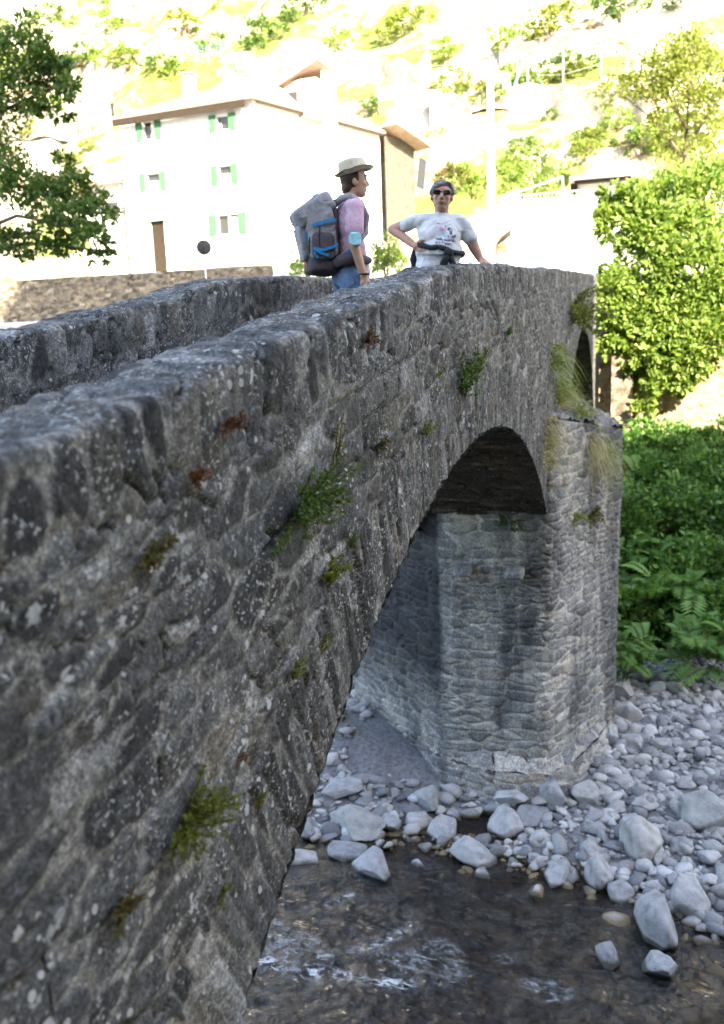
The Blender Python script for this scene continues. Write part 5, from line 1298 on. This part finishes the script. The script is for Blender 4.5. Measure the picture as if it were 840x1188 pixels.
def frond_shrub(label, p, nf, L, mat):
    root = empty('shrub', p, 0, label, 'bush', 'shrubs on the far bank')
    C = []; D = []; Nn = []; Ls = []; bm = bmesh.new()
    for i in range(nf):
        a = random.uniform(0, 6.28); el = random.uniform(.25, 1.3); d = Vector((math.cos(a) * math.cos(el), math.sin(a) * math.cos(el), math.sin(el)))
        h = Vector((random.gauss(0, .25), random.gauss(0, .25), random.uniform(.1, .9))) * L; l = L * random.uniform(.6, 1.1)
        pts = [h + d * l * t + Vector((0, 0, -.5 * l * t * t)) for t in np.linspace(0, 1, 12)]
        add_tube(bm, [pts[0], pts[4], pts[8], pts[11]], [.008, .006, .005, .003], 4)
        sd = d.cross(Vector((0, 0, 1))).normalized()
        for k in range(2, 12):
            ax = (pts[k] - pts[k - 1]).normalized(); up_ = sd.cross(ax)
            for g_ in (-1, 1):
                C.append(pts[k]); D.append(sd * g_ + ax * .7 - up_ * .15); Nn.append(up_ + Vector((random.gauss(0, .15), random.gauss(0, .15), 0))); Ls.append(l * .30 * math.sin(.35 + 2.5 * (k - 1) / 11))
    bm_obj('stem', bm, M_STEM, root, True)
    f_ = lambda q: np.array([v[:] for v in q]); Ls = np.array(Ls)
    leaf_obj('foliage', f_(C), f_(D), f_(Nn), Ls, Ls * .3, mat, root, None, np.clip(np.repeat(RNG.random(nf), 20) * .7 + .3 * RNG.random(nf * 20), 0, 1))
M_FROND = leaf_mat('frond_leaf', [(.045, .13, .025), (.09, .21, .04), (.15, .28, .055)], .35)
for (qx, qy, L_, lab) in ((742, 700, 1.0, 'feathery bright green fern-leaved shrub low on the bank beside the pier'), (728, 745, .8, 'low feathery shrub at the foot of the bank by the big pale boulder'), (790, 690, 1.1, 'feathery fern-leaved shrub on the bank at the far right'), (765, 640, 1.0, 'feathery shrub standing higher on the bank right of the pier'), (722, 640, .8, 'small feathery shrub just right of the pier edge'), (820, 740, .9, 'low feathery shrub at the right end of the bank foot'), (740, 560, 1.1, 'feathery shrub near the top of the bank')):
    t_ = 12.0
    w_ = Vector((F_ * 1019 + (qx - 420) * R_ - (qy + 25 - 594) * U_).tolist()).normalized()
    while t_ < 40 and gz(*(Vector(CAM.tolist()) + w_ * t_)[:2]) + .45 < H0 + w_.z * t_: t_ += .1
    q = Vector(CAM.tolist()) + w_ * t_; q.z = gz(q.x, q.y) + .15
    frond_shrub(lab, q, 60, L_, M_FROND)
for (x, y, L_) in ((752, 883, .22), (738, 862, .15), (712, 846, .2), (765, 872, .15)):
    p = px(x, y, 2, .25); p.z = gz(p.x, p.y)
    tuft('grass_tuft', 'green grass tuft between the stones right of the pier', p, 90, L_, M_GRASS, (0, 0, .3), .6, .10, .008, group='grass on the gravel', up=1.2)
# shrubs on the rocky slope (copies of three)
protos = []
for k in range(3):
    r = bush('shrub', 'sunlit shrub on the dry rocky hillside', [(0, 0, .8, 1.3, 1.3, 1.0), (.7, .5, .6, .9, 1.0, .8), (-.5, -.8, .5, .9, .9, .7)], 900, .26, (M_IVY, M_LEAFY, M_LEAF)[k], 'shrubs on the hillside', 'bush', 3)
    protos.append(r)
spots = [(60, 130, 1.1), (85, 195, .8), (100, 88, 1.3), (130, 95, 1.5), (150, 82, 1.2), (185, 85, 1.3), (205, 92, 1.0), (95, 245, .7), (60, 30, 1.5), (130, 40, 1.6), (215, 35, 1.4), (310, 50, 1.6), (390, 60, 1.3), (470, 40, 1.6), (430, 130, .8), (530, 108, 1.2), (545, 130, 1.2), (560, 118, .9), (600, 100, 1.2), (625, 105, 1.0), (660, 90, 1.3), (585, 60, 1.2), (640, 40, 1.6), (720, 40, 1.7), (715, 150, .9), (690, 165, .7), (640, 140, .6), (505, 160, .6), (680, 190, .8), (742, 190, 1.1), (770, 170, 1.2), (800, 190, 1.4), (250, 60, 1.2), (520, 70, 1.1), (20, 90, 1.5), (350, 20, 1.7), (790, 20, 1.8)]
rh = random.Random(21)
for _ in range(75):
    x, y = rh.uniform(-20, 860), rh.uniform(-10, 205)
    if 120 < x < 440 and y > 66 or 440 < x < 500 and y > 120: continue
    spots.append((x, y, rh.uniform(.35, .95)))
for i, (x, y, s_) in enumerate(spots):
    p = on_hill(x, y); src = protos[i % 3]
    if i < 3: o = src
    else:
        o = src.copy(); COL.objects.link(o)
        for chd in src.children:
            c2 = chd.copy(); COL.objects.link(c2); c2.parent = o
    o.location = p - Vector((0, 0, .2)); o.rotation_euler = (0, 0, i * 1.3); o.scale = (s_, s_, s_ * .8)

M_TERR = simple('pale_dry_stone', (.34, .30, .24), .9, .5, 1.6, 1.0, 5, .2, .2)
def terrace(label, pts, hgt):
    pts = [on_hill(x, y) for x, y in pts]; b0 = Vector(pts[0]); root = empty('terrace_wall', b0, 0, label, 'wall', 'terrace walls on the hillside'); root['kind'] = 'thing'
    V = []; k = 24; fine_ = []
    for a, b in zip(pts, pts[1:]):
        for t in range(k): fine_.append(a.lerp(b, t / k))
    fine_.append(pts[-1])
    for q in fine_:
        z = gz(q.x, q.y); tp = hgt * (1 + .35 * vn(np.array([q.y * .5]), np.array([q.x]), 5)[0])
        for (dx, zz) in ((-.25, z - .6), (-.3, z + tp), (.3, z + tp + .05), (.35, z - .3)):
            V.append((q.x + dx + .1 * math.sin(q.y * 2.1) - b0.x, q.y - b0.y, zz - b0.z))
    o = from_arrays('wall_body', np.array(V), grid_faces(len(fine_), 4), M_TERR, root, None, False)
    return root
terrace('long dry-stone terrace wall across the rocky slope behind the pole', [(500, 150), (560, 142), (640, 138), (700, 142), (745, 150)], 2.2)
terrace('dry-stone terrace wall high on the slope at the right', [(580, 78), (650, 74), (740, 62), (800, 58)], 1.8)
terrace('dry-stone terrace wall left of the house roof', [(-10, 172), (60, 168), (134, 163)], 2.0)
terrace('dry-stone terrace wall above the house roof', [(390, 98), (440, 92), (500, 88)], 1.8)

def tree(name, label, base, limbs, blobs, n, size, mat, tr=.16):
    root = empty(name, base, 0, label, 'tree'); b0 = Vector(base)
    bm = bmesh.new(); top = Vector(limbs[0][-1]) - b0
    pts0 = [Vector(p) - b0 for p in limbs[0]]
    add_tube(bm, pts0, [tr * (1 - .75 * i / (len(pts0) - 1)) for i in range(len(pts0))], 10)
    for lb in limbs[1:]:
        pl = [Vector(p) - b0 for p in lb]; add_tube(bm, pl, [tr * .38 * (1 - .8 * i / (len(pl) - 1)) for i in range(len(pl))], 7)
    bm_obj('trunk', bm, M_BARK, root, True)
    bl = [(b[0] - b0.x, b[1] - b0.y, b[2] - b0.z, *b[3:]) for b in blobs]
    leaf_obj('crown', *crown(bl, n, size, .1, .6, .35), mat, root)
    return root
def blob_px(x, y, X, rx, ry, th=1.0):
    p = px(x, y, 0, X); a = rad_at(p, rx); return (p.x, p.y, p.z, a * th, a, rad_at(p, ry))
XT = 22.0
tb = px(-62, 420, 0, XT); tb.z = gz(tb.x, tb.y) - .3
P_ = lambda x, y, X=XT: px(x, y, 0, X)
tree('tree', 'green tree leaning in from the left beside the far parapet', tb, [[tb, P_(-60, 380), P_(-66, 250), P_(-50, 120), P_(-45, 40)], [P_(-64, 285), P_(20, 250, 21.6), P_(110, 268, 21.3)], [P_(-66, 250), P_(20, 215), P_(95, 235, 22.3)], [P_(-63, 190), P_(0, 130), P_(72, 95)], [P_(-64, 230), P_(-90, 180), P_(-110, 150)], [P_(-62, 300), P_(30, 282), P_(118, 290, 21.5)]],
     [blob_px(88, 218, XT, 24, 16), blob_px(112, 245, 22.3, 24, 13), blob_px(82, 252, 21.6, 30, 16), blob_px(112, 272, 21.3, 27, 13), blob_px(75, 285, XT, 24, 12), blob_px(120, 295, 21.5, 17, 8), blob_px(60, 235, XT, 24, 24), blob_px(72, 190, 22.2, 10, 14), blob_px(78, 100, XT, 15, 16), blob_px(55, 80, 22.4, 24, 24), blob_px(72, 132, 22, 10, 9), blob_px(30, 110, XT, 28, 22), blob_px(25, 215, XT, 34, 24), blob_px(25, 60, XT, 34, 30), blob_px(-25, 150, XT, 40, 60), blob_px(20, 280, XT, 30, 18), blob_px(70, 70, XT, 14, 8)],
     17000, .15, M_LEAF, .22)
XR = 46.0
tb = px(800, 290, 0, XR); tb.z = gz(tb.x, tb.y) - .3
Q_ = lambda x, y, X=XR: px(x, y, 0, X)
tree('tree', 'broad yellow-green tree at the upper right edge of the slope', tb, [[tb, Q_(802, 240), Q_(795, 180), Q_(800, 100), Q_(806, 50)], [Q_(798, 190), Q_(760, 140), Q_(715, 105)], [Q_(797, 150), Q_(770, 100), Q_(750, 85)], [Q_(798, 170), Q_(830, 120), Q_(850, 100)]],
     [blob_px(712, 108, XR, 26, 10), blob_px(740, 98, XR, 30, 14), blob_px(765, 84, XR, 30, 18), blob_px(760, 112, XR, 26, 16), blob_px(770, 145, XR, 22, 18), blob_px(800, 100, XR, 40, 40), blob_px(765, 168, 46.5, 16, 12), blob_px(830, 130, XR, 40, 50), blob_px(790, 60, XR, 36, 22), blob_px(812, 190, XR, 36, 24)],
     9000, .2, M_LEAFY, .25)

# ------------------------------------------------------------------ unseen hill added behind the camera, shaped to keep the bridge in shade
EL = math.radians(34); HTOP = 69.6
az = Vector((-.75, -.66, 0)).normalized(); nn = Vector((-az.y * -1, az.x * -1, 0)); nn = Vector((.66, -.75, 0)).normalized() * -1
L0 = Vector((26.0, 1.1, 0))
def hp(t, k, z): p = L0 + az * t + nn * k; return Vector((p.x, p.y, z))
T0 = 52.0
ts = np.concatenate([np.linspace(0, 9, 19), np.linspace(10, 70, 22)]); ks = np.unique(np.concatenate([np.linspace(-34, 24, 200), np.linspace(24, 100, 30)]))
TS, KS = np.meshgrid(ts, ks, indexing='ij')
crest = 42.5 + (HTOP - 42.5) * sst(KS, -.6, 1.2) + 2.4 * fbm(KS / 3.0, 0 * KS, 4, 88, .6) * sst(KS, 0, 3)
hgt = crest * sst(TS, -1, 6) ** .8 * sst(KS, -34, -24) * (1 - sst(KS, 75, 100)) + .1 * np.maximum(TS - 6, 0)
Pn = np.stack([L0.x + az.x * (T0 + TS) + nn.x * KS, L0.y + az.y * (T0 + TS) + nn.y * KS, hgt], -1)
mt, nt = mat_new('shade_hill_cover'); g = NT(nt); co = g.obj()
c = g.ramp(g.noise(.6, 8, .7, co), [(.3, (.02, .035, .012)), (.55, (.05, .08, .025)), (.75, (.10, .12, .045))])
g.out(g.bsdf(c, .95, g.bump(g.noise(1.5, 8, .7, co), 1, .6), .1))
tag(from_arrays('shade_hill', Pn.reshape(-1, 3), grid_faces(len(ts), len(ks)), mt), kind='structure')

# ------------------------------------------------------------------ light
to_sun = Vector((az.x * math.cos(EL), az.y * math.cos(EL), math.sin(EL)))
sl = bpy.data.lights.new('sun', 'SUN'); sl.energy = 5.0; sl.angle = math.radians(.53); sl.color = (1, .92, .80)
so = bpy.data.objects.new('sun', sl); COL.objects.link(so); so.rotation_euler = to_sun.to_track_quat('Z', 'Y').to_euler(); so.location = (0, 0, 60)
W = bpy.data.worlds.new('World'); SC.world = W; W.use_nodes = True; nt = W.node_tree; nt.nodes.clear()
sky = nt.nodes.new('ShaderNodeTexSky'); sky.sky_type = 'NISHITA'; sky.sun_disc = False; sky.sun_elevation = EL; sky.sun_rotation = math.atan2(to_sun.x, to_sun.y); sky.air_density = 1.0; sky.dust_density = 2.0
bg = nt.nodes.new('ShaderNodeBackground'); bg.inputs[1].default_value = .15; ow = nt.nodes.new('ShaderNodeOutputWorld')
nt.links.new(sky.outputs[0], bg.inputs[0]); nt.links.new(bg.outputs[0], ow.inputs[0])
vs = SC.view_settings; vs.view_transform = 'Standard'; vs.look = 'None'; vs.gamma = 1; vs.use_curve_mapping = False; vs.exposure = 3.0
try:
    vs.use_white_balance = True; vs.white_balance_temperature = 7350; vs.white_balance_tint = 10
except Exception: pass
SC.cycles.use_denoising = True
SC.cycles.max_bounces = 8; SC.cycles.diffuse_bounces = 3; SC.cycles.glossy_bounces = 3; SC.cycles.transparent_max_bounces = 12
SC.cycles.caustics_reflective = False; SC.cycles.caustics_refractive = False; SC.cycles.sample_clamp_indirect = 8
